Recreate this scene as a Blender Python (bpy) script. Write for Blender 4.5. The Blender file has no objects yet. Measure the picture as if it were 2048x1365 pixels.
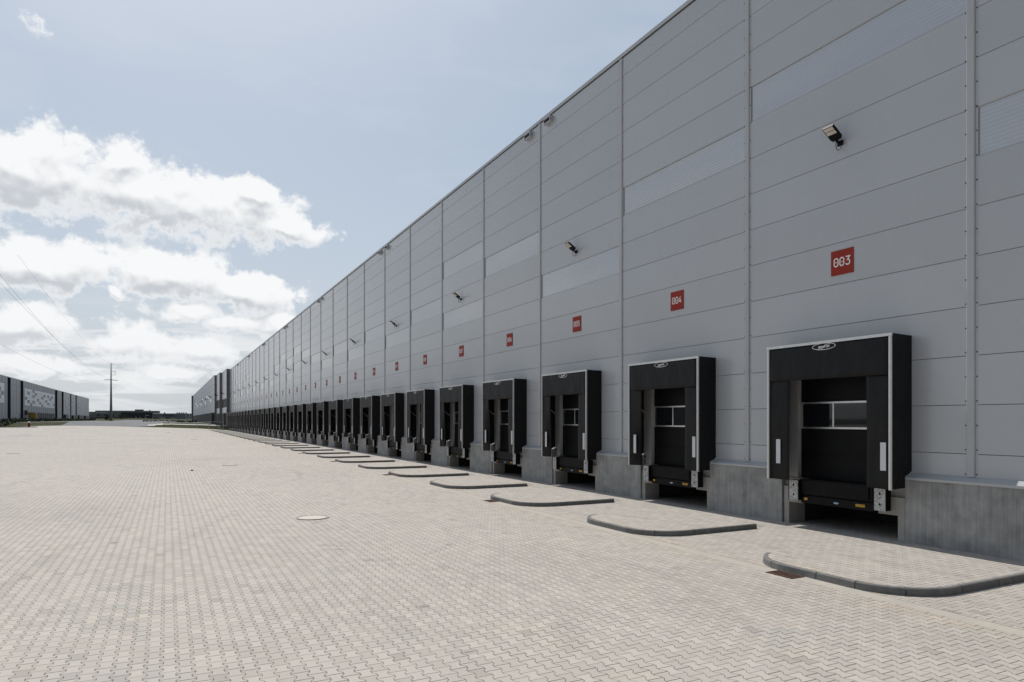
import bpy, math, random
from mathutils import Vector, Matrix
random.seed(7)
scene = bpy.context.scene
COL = scene.collection
R = math.radians

# ------------------------------------------------------------------ helpers
class MB:
    """collects faces and links them as one mesh object"""
    def __init__(self):
        self.v = []; self.f = []; self.m = []; self.cur = 0
    def quad(self, *pts):
        i = len(self.v); self.v += [tuple(p) for p in pts]
        self.f.append(tuple(range(i, i + len(pts)))); self.m.append(self.cur)
    def box(self, x0, x1, y0, y1, z0, z1, skip=''):
        i = len(self.v)
        self.v += [(x0,y0,z0),(x1,y0,z0),(x1,y1,z0),(x0,y1,z0),(x0,y0,z1),(x1,y0,z1),(x1,y1,z1),(x0,y1,z1)]
        F = {'b':(0,3,2,1),'t':(4,5,6,7),'s':(0,1,5,4),'e':(1,2,6,5),'n':(2,3,7,6),'w':(3,0,4,7)}
        for k, q in F.items():
            if k not in skip:
                self.f.append(tuple(i + a for a in q)); self.m.append(self.cur)
    def prism_y(self, prof, y0, y1):
        """profile of (x,z) counter-clockwise swept along y"""
        n = len(prof); i = len(self.v)
        self.v += [(x, y0, z) for x, z in prof] + [(x, y1, z) for x, z in prof]
        for k in range(n):
            a, b = k, (k + 1) % n
            self.f.append((i+a, i+b, i+n+b, i+n+a)); self.m.append(self.cur)
        self.f.append(tuple(i + k for k in range(n))[::-1]); self.f.append(tuple(i + n + k for k in range(n)))
        self.m += [self.cur] * 2
    def prism(self, pts, d):
        """polygon pts (3d) extruded by vector d"""
        n = len(pts); i = len(self.v); d = Vector(d)
        self.v += [tuple(p) for p in pts] + [tuple(Vector(p) + d) for p in pts]
        for k in range(n):
            a, b = k, (k + 1) % n
            self.f.append((i+a, i+b, i+n+b, i+n+a)); self.m.append(self.cur)
        self.f.append(tuple(i + k for k in range(n))[::-1]); self.f.append(tuple(i + n + k for k in range(n)))
        self.m += [self.cur] * 2
    def tube(self, path, r, n=8, cap=True):
        path = [Vector(p) for p in path]
        rs = r if isinstance(r, (list, tuple)) else [r] * len(path)
        i0 = len(self.v)
        up = Vector((0, 0, 1))
        for k, p in enumerate(path):
            t = (path[min(k+1, len(path)-1)] - path[max(k-1, 0)]).normalized()
            a = t.cross(up)
            if a.length < 1e-3: a = t.cross(Vector((1, 0, 0)))
            a.normalize(); b = t.cross(a)
            for j in range(n):
                an = 2 * math.pi * j / n
                self.v.append(tuple(p + (a * math.cos(an) + b * math.sin(an)) * rs[k]))
        for k in range(len(path) - 1):
            for j in range(n):
                a = i0 + k * n + j; b = i0 + k * n + (j + 1) % n
                self.f.append((a, a + n, b + n, b)); self.m.append(self.cur)
        if cap:
            self.f.append(tuple(i0 + j for j in range(n)))
            self.f.append(tuple(i0 + (len(path)-1) * n + j for j in range(n))[::-1]); self.m += [self.cur] * 2
    def disc(self, c, r, z0, z1, n=40, r0=0.0):
        """ring/disc of revolution about z, top at z1 and sides down to z0"""
        i = len(self.v)
        for rr, z in ((r, z0), (r, z1)) + (((r0, z1), (r0, z0)) if r0 > 0 else ()):
            for j in range(n):
                an = 2 * math.pi * j / n
                self.v.append((c[0] + rr * math.cos(an), c[1] + rr * math.sin(an), z))
        rings = 4 if r0 > 0 else 2
        for k in range(rings - 1):
            for j in range(n):
                a = i + k * n + j; b = i + k * n + (j + 1) % n
                self.f.append((a, b, b + n, a + n)); self.m.append(self.cur)
        if r0 == 0:
            self.f.append(tuple(i + n + j for j in range(n))); self.m.append(self.cur)
    def mesh(self, name, mats):
        me = bpy.data.meshes.new(name)
        me.from_pydata(self.v, [], self.f)
        for m in (mats if isinstance(mats, (list, tuple)) else [mats]): me.materials.append(m)
        for p, k in zip(me.polygons, self.m): p.material_index = k
        me.update()
        return me
    def build(self, name, mats, parent=None, smooth=False):
        me = self.mesh(name, mats)
        if smooth:
            for p in me.polygons: p.use_smooth = True
        return link(name, me, parent)

def link(name, data, parent=None, loc=None):
    o = bpy.data.objects.new(name, data); COL.objects.link(o)
    if parent is not None: o.parent = parent
    if loc is not None: o.location = loc
    return o
def tag(o, label, cat, group=None):
    o['label'] = label; o['category'] = cat
    if group: o['group'] = group
    return o
def thing(name, loc, label, cat, group=None, rz=0.0):
    o = bpy.data.objects.new(name, None); COL.objects.link(o)
    o.location = loc; o.rotation_euler = (0, 0, rz); o.empty_display_size = .2
    return tag(o, label, cat, group)
def struct(name, mb, mat, smooth=False, kind='structure'):
    o = mb.build(name, mat, None, smooth); o['kind'] = kind
    return o
def copy_tree(src, loc, label, group, parent=None):
    c = src.copy(); COL.objects.link(c)
    if parent is None:
        c.location = loc; c['label'] = label; c['group'] = group
    else:
        c.parent = parent
    for ch in list(src.children):
        if ch.name in ORIG: copy_tree(ch, None, None, None, c)
    return c
ORIG = set()
def remember(o):
    ORIG.add(o.name)
    for ch in o.children: remember(ch)

def S(t):
    t = max(0.0, min(1.0, t)); return t * t * (3 - 2 * t)

# ------------------------------------------------------------------ materials
class NT:
    def __init__(self, tree): self.t = tree; self.n = tree.nodes; self.l = tree.links
    def node(self, typ, **kw):
        nd = self.n.new(typ)
        for k, v in kw.items(): setattr(nd, k, v)
        return nd
    def put(self, sock, val):
        if hasattr(val, 'is_output'): self.l.new(val, sock)
        elif val is not None: sock.default_value = val
    def math(self, op, a, b=None, c=None, clamp=False):
        nd = self.node('ShaderNodeMath', operation=op, use_clamp=clamp)
        self.put(nd.inputs[0], a); self.put(nd.inputs[1], b)
        if c is not None: self.put(nd.inputs[2], c)
        return nd.outputs[0]
    def mix(self, f, a, b, blend='MIX'):
        nd = self.node('ShaderNodeMix', data_type='RGBA', blend_type=blend)
        self.put(nd.inputs[0], f)
        for i, x in ((6, a), (7, b)):
            if isinstance(x, tuple) and len(x) == 3: x = x + (1,)
            self.put(nd.inputs[i], x)
        return nd.outputs[2]
    def noise(self, vec, scale, detail=3, rough=.5, dims='3D', dist=0.0):
        nd = self.node('ShaderNodeTexNoise', noise_dimensions=dims)
        if vec is not None: self.l.new(vec, nd.inputs['Vector'])
        nd.inputs['Scale'].default_value = scale; nd.inputs['Detail'].default_value = detail
        nd.inputs['Roughness'].default_value = rough; nd.inputs['Distortion'].default_value = dist
        return nd.outputs[0]
    def ramp(self, fac, lo, hi, a=0.0, b=1.0, smooth=False):
        nd = self.node('ShaderNodeMapRange', interpolation_type='SMOOTHSTEP' if smooth else 'LINEAR')
        self.put(nd.inputs[0], fac); self.put(nd.inputs[1], lo); self.put(nd.inputs[2], hi)
        self.put(nd.inputs[3], a); self.put(nd.inputs[4], b)
        return nd.outputs[0]
    def scalevec(self, vec, s):
        nd = self.node('ShaderNodeVectorMath', operation='MULTIPLY')
        self.l.new(vec, nd.inputs[0]); nd.inputs[1].default_value = s
        return nd.outputs[0]
    def sep(self, v):
        nd = self.node('ShaderNodeSeparateXYZ'); self.l.new(v, nd.inputs[0]); return nd.outputs
    def comb(self, x, y, z):
        nd = self.node('ShaderNodeCombineXYZ')
        for i, q in enumerate((x, y, z)): self.put(nd.inputs[i], q)
        return nd.outputs[0]

def material(name, rough=.6, metal=0.0, spec=.5):
    m = bpy.data.materials.new(name); m.use_nodes = True
    t = NT(m.node_tree); b = m.node_tree.nodes['Principled BSDF']
    b.inputs['Roughness'].default_value = rough; b.inputs['Metallic'].default_value = metal
    b.inputs['Specular IOR Level'].default_value = spec
    return m, t, b
def pos(t): return t.node('ShaderNodeNewGeometry').outputs['Position']
def bump(t, b, height, strength=.3, dist=.01):
    nd = t.node('ShaderNodeBump'); nd.inputs['Strength'].default_value = strength
    nd.inputs['Distance'].default_value = dist
    t.l.new(height, nd.inputs['Height']); t.l.new(nd.outputs[0], b.inputs['Normal'])
def simple(name, col, rough=.6, metal=0.0, var=.12, scale=3.0, spec=.5, bumps=0.0):
    m, t, b = material(name, rough, metal, spec)
    p = pos(t)
    n = t.noise(p, scale, 4, .6)
    f = t.ramp(n, .3, .7)
    c = t.mix(f, tuple(x * (1 - var) for x in col), tuple(min(1, x * (1 + var)) for x in col))
    t.l.new(c, b.inputs['Base Color'])
    if bumps: bump(t, b, t.noise(p, scale * 12, 2), bumps, .005)
    return m

def mat_panel(name, col, rib=.025, rough=.42, strength=.25, vrib=False):
    """micro-profiled painted sheet steel"""
    m, t, b = material(name, rough, .0, .75)
    p = pos(t); s = t.sep(p)
    # slight batch difference from panel to panel
    cell = t.comb(t.math('FLOOR', t.math('DIVIDE', t.math('SUBTRACT', s[1], 8.16), 6.0)),
                  t.math('FLOOR', t.math('SUBTRACT', s[2], .97)), 0.0)
    wn = t.node('ShaderNodeTexWhiteNoise', noise_dimensions='2D'); t.l.new(cell, wn.inputs['Vector'])
    n = t.noise(p, .35, 3, .55)
    # faint vertical run-off streaks
    st = t.noise(t.scalevec(p, (1.0, 3.5, .08)), 2.0, 4, .6)
    f = t.math('ADD', t.math('MULTIPLY', wn.outputs[0], .07), t.math('MULTIPLY', n, .10))
    f = t.math('ADD', f, t.math('MULTIPLY', st, .05))
    f = t.math('ADD', f, .905)
    c = t.node('ShaderNodeVectorMath', operation='SCALE')
    c.inputs[0].default_value = col; t.l.new(f, c.inputs['Scale'])
    t.l.new(c.outputs[0], b.inputs['Base Color'])
    # micro ribs, and the slight oil-canning of thin sheet
    w = t.math('SINE', t.math('MULTIPLY', s[2], 2 * math.pi / rib))
    oc = t.noise(t.scalevec(p, (1, .55, 1.5)), .9, 2, .5)
    bump(t, b, t.math('ADD', t.math('MULTIPLY', w, .11), t.math('MULTIPLY', oc, 2.2)), strength, .014)
    return m

def mat_pavers():
    m, t, b = material('interlocking_pavers', .82, 0, .3)
    p = pos(t); s = t.sep(p)
    PX, PY, A = .1545, .216, .125
    u = t.math('DIVIDE', s[0], PX); v = t.math('DIVIDE', s[1], PY)
    # trapezoid wave over a paver length: +1 at v=0, -1 at v=.5
    tri = t.math('ABSOLUTE', t.math('SUBTRACT', t.math('FRACT', v), .5))        # .5 at 0, 0 at .5
    wv = t.math('MULTIPLY', t.math('SUBTRACT', tri, .25), 9.0)
    wv = t.math('MAXIMUM', t.math('MINIMUM', wv, 1.0), -1.0)
    i = t.math('ROUND', u)
    par = t.math('SUBTRACT', 1.0, t.math('MULTIPLY', t.math('MODULO', t.math('ABSOLUTE', i), 2.0), 2.0))   # even +1
    bnd = t.math('SUBTRACT', i, t.math('MULTIPLY', t.math('MULTIPLY', par, A), wv))
    du = t.math('SUBTRACT', u, bnd)
    colm = t.math('ADD', t.math('SUBTRACT', i, 1.0), t.math('GREATER_THAN', du, 0.0))
    cp = t.math('MODULO', t.math('ABSOLUTE', colm), 2.0)
    vv = t.math('ADD', v, t.math('MULTIPLY', cp, .5))
    row = t.math('ROUND', vv)
    dj = t.math('MULTIPLY', t.math('ABSOLUTE', t.math('SUBTRACT', vv, row)), PY)
    ds = t.math('MULTIPLY', t.math('ABSOLUTE', du), PX)
    rowid = t.math('FLOOR', vv)
    # joints: width varies from place to place
    wn2 = t.node('ShaderNodeTexWhiteNoise', noise_dimensions='2D')
    t.l.new(t.comb(colm, row, 0.0), wn2.inputs['Vector'])
    jw = t.math('ADD', t.math('MULTIPLY', wn2.outputs[0], .0032), .0031)
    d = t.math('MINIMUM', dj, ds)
    joint = t.math('MAXIMUM', t.ramp(t.math('DIVIDE', dj, jw), .8, 1.7, 1.0, 0.0), t.math('MULTIPLY', t.ramp(t.math('DIVIDE', ds, jw), .6, 1.5, 1.0, 0.0), .92))  # side joints painted fainter, as if sunlit along the groove
    # tint of each block
    wn = t.node('ShaderNodeTexWhiteNoise', noise_dimensions='2D')
    t.l.new(t.comb(colm, rowid, 0.0), wn.inputs['Vector'])
    ch = t.sep(wn.outputs['Color'])
    big = t.noise(p, .09, 4, .6); mid = t.noise(p, .55, 4, .6); fine = t.noise(p, 60, 3, .6)
    warm = t.mix(t.ramp(ch[0], 0, 1), (.402, .367, .331), (.393, .366, .337))
    pink = t.mix(ch[1], (.396, .363, .329), (.383, .357, .329))
    c = t.mix(t.ramp(ch[2], .55, .95), warm, pink)
    # pallets of greyer and of yellower blocks
    grey = t.math('MULTIPLY', t.ramp(t.math('ADD', mid, t.math('MULTIPLY', ch[0], .14)), .66, .82), .55)
    c = t.mix(grey, c, (.315, .308, .290))
    yel = t.math('MULTIPLY', t.ramp(t.math('ADD', t.noise(p, .8, 3, .6), t.math('MULTIPLY', ch[1], .2)), .68, .88), .40)
    c = t.mix(yel, c, (.432, .388, .312))
    val = t.math('ADD', .85, t.math('ADD', t.math('MULTIPLY', ch[1], .16), t.math('MULTIPLY', big, .20)))
    val = t.math('MULTIPLY', val, t.math('ADD', .86, t.math('MULTIPLY', fine, .26)))
    # soot and tyre stains with a shape of their own
    stain = t.ramp(t.noise(t.scalevec(p, (1.0, .55, 1.0)), .13, 5, .65), .54, .76)
    val = t.math('MULTIPLY', val, t.math('SUBTRACT', 1.0, t.math('MULTIPLY', stain, .15)))
    # tyre marks swung from the yard towards the docks, and drips
    wob = t.math('MULTIPLY', t.noise(t.scalevec(p, (.2, .35, 1)), .12, 2, .5), 16.0)
    band = t.math('ABSOLUTE', t.math('SUBTRACT', t.math('FRACT', t.math('DIVIDE', t.math('ADD', s[0], wob), 2.05)), .5))
    tyre = t.math('MULTIPLY', t.ramp(band, .03, .10, 1.0, 0.0, True), t.ramp(t.noise(t.scalevec(p, (.5, .10, 1)), .5, 4, .65), .50, .68))
    val = t.math('MULTIPLY', val, t.math('SUBTRACT', 1.0, t.math('MULTIPLY', tyre, .13)))
    vd = t.node('ShaderNodeTexVoronoi', voronoi_dimensions='2D'); t.l.new(p, vd.inputs['Vector']); vd.inputs['Scale'].default_value = .45
    vc = t.sep(vd.outputs['Color'])
    drip = t.math('MULTIPLY', t.ramp(t.math('ADD', vd.outputs['Distance'], t.math('MULTIPLY', fine, .02)), .02, .075, 1.0, 0.0, True), t.math('GREATER_THAN', vc[0], .80))
    val = t.math('MULTIPLY', val, t.math('SUBTRACT', 1.0, t.math('MULTIPLY', drip, .30)))
    # sand swept along the gutter line
    sand = t.math('MULTIPLY', t.ramp(t.math('ABSOLUTE', t.math('ADD', s[0], 5.1)), .1, .75, 1.0, 0.0, True), t.ramp(t.noise(t.scalevec(p, (1, .3, 1)), .9, 5, .6), .45, .7))
    c = t.mix(t.math('MULTIPLY', sand, .55), c, (.45, .36, .25))
    # darker odd blocks
    odd = t.math('MULTIPLY', t.math('GREATER_THAN', ch[2], .975), .13)
    val = t.math('SUBTRACT', val, odd)
    c2 = t.node('ShaderNodeVectorMath', operation='SCALE'); t.l.new(c, c2.inputs[0]); t.l.new(val, c2.inputs['Scale'])
    # gutter course of plain slabs beside the line at the islands
    gut = t.math('MULTIPLY', t.math('GREATER_THAN', s[0], -5.17), t.math('LESS_THAN', s[0], -4.885))
    gl = t.math('ABSOLUTE', t.math('SUBTRACT', t.math('FRACT', t.math('DIVIDE', s[1], .42)), .5))
    gj = t.math('MULTIPLY', t.math('GREATER_THAN', gl, .4925), .45)
    gnoise = t.node('ShaderNodeTexWhiteNoise', noise_dimensions='1D')
    t.l.new(t.math('FLOOR', t.math('ADD', t.math('DIVIDE', s[1], .42), .5)), gnoise.inputs['W'])
    gcol = t.mix(gnoise.outputs[0], (.41, .373, .325), (.375, .35, .315))
    c3 = t.mix(gut, c2.outputs[0], gcol)
    line = t.ramp(t.math('ABSOLUTE', t.math('ADD', s[0], 4.885)), .004, .010, 1.0, 0.0)
    line2 = t.math('MULTIPLY', t.ramp(t.math('ABSOLUTE', t.math('ADD', s[0], 5.17)), .002, .006, 1.0, 0.0), .5)
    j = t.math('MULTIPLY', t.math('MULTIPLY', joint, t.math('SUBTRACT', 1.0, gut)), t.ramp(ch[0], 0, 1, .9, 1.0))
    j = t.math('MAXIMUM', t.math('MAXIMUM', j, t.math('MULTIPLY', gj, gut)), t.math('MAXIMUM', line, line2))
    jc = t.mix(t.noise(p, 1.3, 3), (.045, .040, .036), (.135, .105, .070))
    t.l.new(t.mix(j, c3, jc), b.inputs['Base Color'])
    tilt = t.math('MULTIPLY', t.math('SUBTRACT', ch[0], .5), .0)
    h = t.math('ADD', t.math('SUBTRACT', 1.0, t.ramp(t.math('DIVIDE', d, jw), .5, 3.0, 1.0, 0.0)), t.math('MULTIPLY', fine, .15))
    bump(t, b, h, .35, .004)
    return m

def mat_concrete(name, a, c, streak=True, scale=1.0):
    m, t, b = material(name, .85, 0, .25)
    p = pos(t)
    n = t.noise(p, 2.2 * scale, 6, .62)
    st = t.noise(t.scalevec(p, (3.0, 5.5, .18)), 3.0, 5, .65)
    st2 = t.noise(t.scalevec(p, (9.0, 22.0, .25)), 2.0, 3, .6)
    f = t.math('ADD', t.math('MULTIPLY', n, .55), t.math('MULTIPLY', t.math('ADD', t.math('MULTIPLY', st, .7), t.math('MULTIPLY', st2, .3)), .55 if streak else .2))
    base = t.mix(t.ramp(f, .36 if streak else .25, .72 if streak else .5), a, c)
    # small blow holes
    vo = t.node('ShaderNodeTexVoronoi'); t.l.new(p, vo.inputs['Vector']); vo.inputs['Scale'].default_value = 9
    hole = t.math('MULTIPLY', t.math('LESS_THAN', vo.outputs['Distance'], .055), .5)
    base = t.mix(hole, base, (.05, .05, .05))
    t.l.new(base, b.inputs['Base Color'])
    bump(t, b, t.noise(p, 30, 4, .6), .25, .006)
    return m

def mat_translucent(name):
    """milky multi-wall polycarbonate sheet with horizontal webs"""
    m, t, b = material(name, .09, 0, 1.0)
    p = pos(t); s = t.sep(p)
    w = t.math('SINE', t.math('MULTIPLY', s[2], 2 * math.pi / .085))
    n = t.noise(t.scalevec(p, (1, .25, 1.4)), .55, 4, .6)
    c = t.mix(t.ramp(n, .3, .7), (.335, .348, .368), (.415, .425, .438))
    c = t.mix(t.ramp(w, .55, 1.0, 0, .55), c, (.26, .285, .32))
    t.l.new(c, b.inputs['Base Color'])
    b.inputs['IOR'].default_value = 1.9
    bump(t, b, w, .22, .006)
    return m

M = {}
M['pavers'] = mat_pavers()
M['panel'] = mat_panel('grey_sheet_steel', (.425, .440, .458), rough=.20)
M['trim'] = simple('grey_folded_trim', (.42, .43, .44), .34, 0, .05, .8)
M['edge'] = simple('folded_sheet_edge', (.43, .44, .455), .9, 0, .05, .8, 0.0)
M['seam'] = simple('seam_gasket', (.075, .076, .08), .8)
M['poly'] = mat_translucent('translucent_sheet')
M['concrete'] = mat_concrete('precast_concrete', (.165, .167, .166), (.40, .40, .388))
M['concrete_light'] = mat_concrete('cast_concrete_frame', (.26, .25, .235), (.40, .385, .36))
M['kerb'] = mat_concrete('kerb_concrete', (.125, .124, .121), (.20, .197, .188), False, 3)
mf, tf, bf = material('black_tarpaulin', .52, 0, .22)
fp = pos(tf)
tf.l.new(tf.mix(tf.ramp(tf.noise(tf.scalevec(fp, (1, 1, .6)), 2.2, 5, .65), .35, .72), (.0062, .0066, .0078), (.0115, .0115, .012)), bf.inputs['Base Color'])
bump(tf, bf, tf.math('ADD', tf.noise(tf.scalevec(fp, (1.6, 1.6, .7)), 1.5, 4, .55, '3D', .6), tf.math('MULTIPLY', tf.noise(fp, 70, 2), .03)), .55, .05)
M['fabric'] = mf
M['alu'] = simple('mill_aluminium', (.62, .62, .61), .38, .85, .08, 9)
M['jamb'] = simple('galvanised_door_frame', (.42, .425, .425), .5, .1, .06, 4)
M['door'] = simple('black_door_panel', (.0065, .0068, .0078), .5, 0, .1, 3, .12)
M['black'] = simple('black_steel', (.0075, .0075, .008), .55, 0, .25, 6, .12)
M['rubber'] = simple('black_rubber', (.009, .009, .009), .8, 0, .2, 8, .1)
M['white'] = simple('white_print', (.78, .78, .77), .6, 0, .03, 5)
M['stripe'] = simple('white_guide_stripe', (.62, .63, .65), .6, 0, .05, 4)
M['red'] = simple('red_sign_sheet', (.29, .030, .018), .6, 0, .05, 2, .2)
M['yellow'] = simple('yellow_sticker', (.62, .34, .03), .5, 0, .1, 9)
M['rust'] = simple('rusty_cast_iron', (.085, .036, .022), .9, .1, .4, 25)
M['pitdark'] = simple('sooty_pit_concrete', (.045, .044, .042), .9)  # lining colour darkened to stand in for shade inside the pit
M['dark'] = simple('dark_void', (.012, .012, .012), .9)
M['lens'] = simple('lamp_diffuser', (.60, .55, .47), .3, 0, .05, 6)
M['cable'] = simple('black_cable', (.02, .02, .02), .6)
M['grass'] = simple('verge_grass', (.040, .045, .018), .95, 0, .45, .9, .1)
M['lawn'] = simple('dry_grass', (.085, .095, .040), .9, 0, .4, .5)
M['asphalt'] = simple('asphalt', (.105, .110, .118), .85, 0, .15, .2)
M['pale_road'] = simple('pale_concrete_road', (.42, .41, .39), .85, 0, .08, .2)
M['soil'] = simple('distant_ground', (.06, .063, .045), .9, 0, .3, .02)
M['iron'] = simple('cast_iron_ring', (.35, .325, .295), .8, .2, .25, 20)
M['cover'] = simple('pale_concrete_cover', (.50, .455, .41), .8, 0, .08, 7)
M['clad'] = simple('grey_cladding', (.285, .295, .31), .45, 0, .08, .08)
M['clad_light'] = simple('pale_cladding', (.70, .715, .73), .4, 0, .06, .1)
M['clad_pale'] = simple('light_grey_cladding', (.43, .445, .46), .4, 0, .08, .08)
M['clad_dark'] = simple('dark_cladding', (.026, .027, .032), .5, 0, .1, .1)  # real dark surfaces, and painted shade in the left hall's recesses
M['clad_mid'] = simple('mid_grey_cladding', (.125, .130, .14), .5, 0, .08, .05)
M['charcoal'] = simple('charcoal_cladding', (.20, .205, .215), .6, 0, .15, .05)
M['steelpole'] = simple('grey_steel_pole', (.24, .245, .25), .5, .1, .1, 1)
M['redpaint'] = simple('red_enamel', (.35, .02, .025), .4, 0, .1, 5)
M['leaf'] = simple('dark_foliage', (.030, .042, .018), .9, 0, .5, 2)
M['carwhite'] = simple('white_car_paint', (.70, .71, .72), .25, 0, .03, 3)
M['cardark'] = simple('dark_car_paint', (.03, .035, .05), .25, 0, .05, 3)
mg, tg, bg_ = material('dark_glazing', .03, 0, .6)
gp = pos(tg)
tg.l.new(tg.mix(tg.noise(gp, .7, 3), (.006, .007, .009), (.014, .016, .019)), bg_.inputs['Base Color'])
M['glass'] = mg

# ------------------------------------------------------------------ dimensions
Y0 = 8.16            # first visible joint of the facade (near side of the bay of door 003)
BAY = 6.0
ZS = [1.98 + 1.005 * k for k in range(14)]       # panel seams
ZTOP = 15.86
FIRST, LAST = 3, 33                              # door numbers
def bay(n): return Y0 + BAY * (n - 3)
def centre(n): return bay(n) + 2.97
SIDE = {2:'second'}

# ------------------------------------------------------------------ terrain
EDGE = [(-260, 150), (-75, 152), (-50, 160), (-45, 175), (-40, 200), (-31, 213), (-24, 222), (-15, 244), (-5.5, 235), (-.6, 192.5), (0.5, 192.5), (60, 192.5)]
def yedge(x):
    for (xa, ya), (xb, yb) in zip(EDGE, EDGE[1:]):
        if xa <= x <= xb: return ya + (yb - ya) * (x - xa) / (xb - xa)
    return EDGE[0][1] if x < EDGE[0][0] else EDGE[-1][1]
def H(x, y): return 1.25 * S((y - 60) / 130) * S((-x - 4) / 36)
def T(x, y):
    d = y - yedge(x)
    if d <= 0: return H(x, y)
    wr = S((x + 27) / 12)
    return (H(x, yedge(x)) + wr * (1.05 * S(d / 6) + .55 * S((d - 8) / 22)) + (1 - wr) * (.95 * S((d - 14) / 26))
            + .0012 * d + 1.4 * S((y - 430) / 300))

mb = MB()
xs = [-260, -200, -160, -130] + [-110 + 4 * k for k in range(15)] + [-50 + 1.5 * k for k in range(30)] + [-5.5, -4, -2.5, -1, -.6, .5, 2.6]
xs = sorted(set(xs))
ts = [k / 90 for k in range(91)]
idx = {}
for a, x in enumerate(xs):
    ye = yedge(x)
    for c, t_ in enumerate(ts):
        y = -45 + (ye + 45) * t_
        idx[a, c] = len(mb.v); mb.v.append((x, y, H(x, y)))
for a in range(len(xs) - 1):
    for c in range(len(ts) - 1):
        mb.f.append((idx[a, c], idx[a+1, c], idx[a+1, c+1], idx[a, c+1])); mb.m.append(0)
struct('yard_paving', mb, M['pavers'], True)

# land beyond the yard, one grid split by what covers it
ds = [0, .3, 1, 2, 3, 4, 5, 6, 7, 8.5, 10, 12, 14, 16, 18, 20, 23, 26, 30, 35, 40, 48, 58, 70, 85, 100, 120, 150, 190, 240, 300, 380, 480, 600, 800, 1200, 2000, 4000]
xs2 = [-3500, -1500, -700, -400, -260, -160, -110] + [-90 + 2 * k for k in range(46)] + [2.5, 10, 60, 200, 500, 1200, 3500]
kinds = {'grass_verge': MB(), 'asphalt_road': MB(), 'access_road': MB(), 'distant_ground': MB()}
def cls(x, d):
    y = yedge(x) + d
    g = 7.0 * max(0, min(1, (x + 25) / 13))
    if d < g: return 'grass_verge'
    if x > -20 and d < g + 9: return 'access_road'
    if x > -16 and d < 26: return 'grass_verge'
    if x < -40 and 12 <= d < 34: return 'grass_verge'
    if x < -38 and y > 330: return 'grass_verge'
    if y > 520: return 'grass_verge' if y < 800 else 'distant_ground'
    if abs(x) > 150: return 'distant_ground'
    return 'asphalt_road'
for a in range(len(xs2) - 1):
    for c in range(len(ds) - 1):
        xa, xb, da, db = xs2[a], xs2[a+1], ds[c], ds[c+1]
        k = kinds[cls((xa + xb) / 2, (da + db) / 2)]
        pts = []
        for x, d in ((xa, da), (xb, da), (xb, db), (xa, db)):
            y = yedge(x) + d
            pts.append((x, y, T(x, y)))
        k.quad(*pts)
for nm, mk, kd in (('grass_verge', 'grass', 'stuff'), ('asphalt_road', 'asphalt', 'structure'), ('access_road', 'pale_road', 'structure'), ('distant_ground', 'soil', 'structure')):
    struct(nm, kinds[nm], M[mk], False, kd)
mb = MB()      # lowest ground, far below the yard edge on every side
mb.quad((-4000, -3000, -.9), (4000, -3000, -.9), (4000, 140, -.9), (-4000, 140, -.9))
struct('ground', mb, M['soil'])

# ------------------------------------------------------------------ the long warehouse
wh = thing('warehouse', (0, 0, 0), 'long grey sheet steel warehouse with a row of numbered dock doors', 'warehouse')
JW = .055                                        # panels stop here beside a joint, under the cover strip
WALLN0, WALLN1 = 0, 33
DY0, DY1, DZ1 = -1.30, 1.30, ZS[2]               # door opening relative to centre, up to a seam
TRANS = {2:[8], 3:[11], 4:[10], 5:[8], 6:[10], 7:[11, 8], 8:[9], 9:[8], 10:[9], 11:[8], 12:[9], 13:[8], 14:[9], 15:[10], 16:[11, 9],
         17:[10, 8], 18:[11], 19:[10], 20:[8], 21:[9], 22:[8], 23:[9], 24:[8], 25:[9], 26:[11, 8], 27:[10], 28:[8], 29:[10], 30:[11], 31:[8]}
mb = MB()
G = .005
def panel(mb, y0, y1, z0, z1):
    # sheet with folded edges, 3 cm deep
    b_ = .006
    i = len(mb.v)
    mb.v += [(0.03,y0,z0),(0.03,y1,z0),(0.03,y1,z1),(0.03,y0,z1),
             (b_*.6,y0,z0+.0),(b_*.6,y1,z0),(b_*.6,y1,z1),(b_*.6,y0,z1),
             (0,y0,z0+b_),(0,y1,z0+b_),(0,y1,z1-b_),(0,y0,z1-b_)]
    for q in ((0,4,5,1),(2,6,7,3),(4,8,9,5),(6,10,11,7),(8,11,10,9),(4,7,11,8)[::1],(5,9,10,6),(0,3,7,4),(1,5,6,2)):
        mb.f.append(tuple(i + k for k in q)); mb.m.append(0 if q == (8,11,10,9) else 1)
for n in range(WALLN0, WALLN1 + 1):
    ya, yb = bay(n) + JW, bay(n + 1) - JW
    rows = [1.505] + ZS + [ZTOP - .03]
    for k in range(len(rows) - 1):
        z0, z1 = rows[k] + G, rows[k+1] - G
        if k >= 1 and round(rows[k]) in TRANS.get(n, []): continue
        if n >= FIRST and rows[k+1] <= DZ1 + .01:
            c = centre(n)
            panel(mb, ya, c + DY0 - .30, z0, z1); panel(mb, c + DY1 + .30, yb, z0, z1)
        else:
            panel(mb, ya, yb, z0, z1)
mb.build('wall', [M['panel'], M['edge']], wh)
mb = MB()
for n in range(WALLN0, WALLN1 + 1):              # backing behind the sheets: inner wall around the door openings
    ya, yb = bay(n), bay(n + 1)
    mb.box(.080, .0995, ya, yb, DZ1 + .02, ZTOP - .05, 'sn')
    if n >= FIRST:
        c = centre(n)
        mb.box(.080, .0995, ya, c + DY0 - .02, 1.2, DZ1 + .02); mb.box(.080, .0995, c + DY1 + .02, yb, 1.2, DZ1 + .02)
    else:
        mb.box(.080, .0995, ya, yb, 1.2, DZ1 + .02, 'sn')
mb.build('inner_lining', M['seam'], wh)
mb = MB()                                        # the body of the hall behind the facade, roof and ends
yE = bay(WALLN1 + 1)
mb.box(2.9, 95, bay(WALLN0), yE - .1, 0, 15.55, '')
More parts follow.
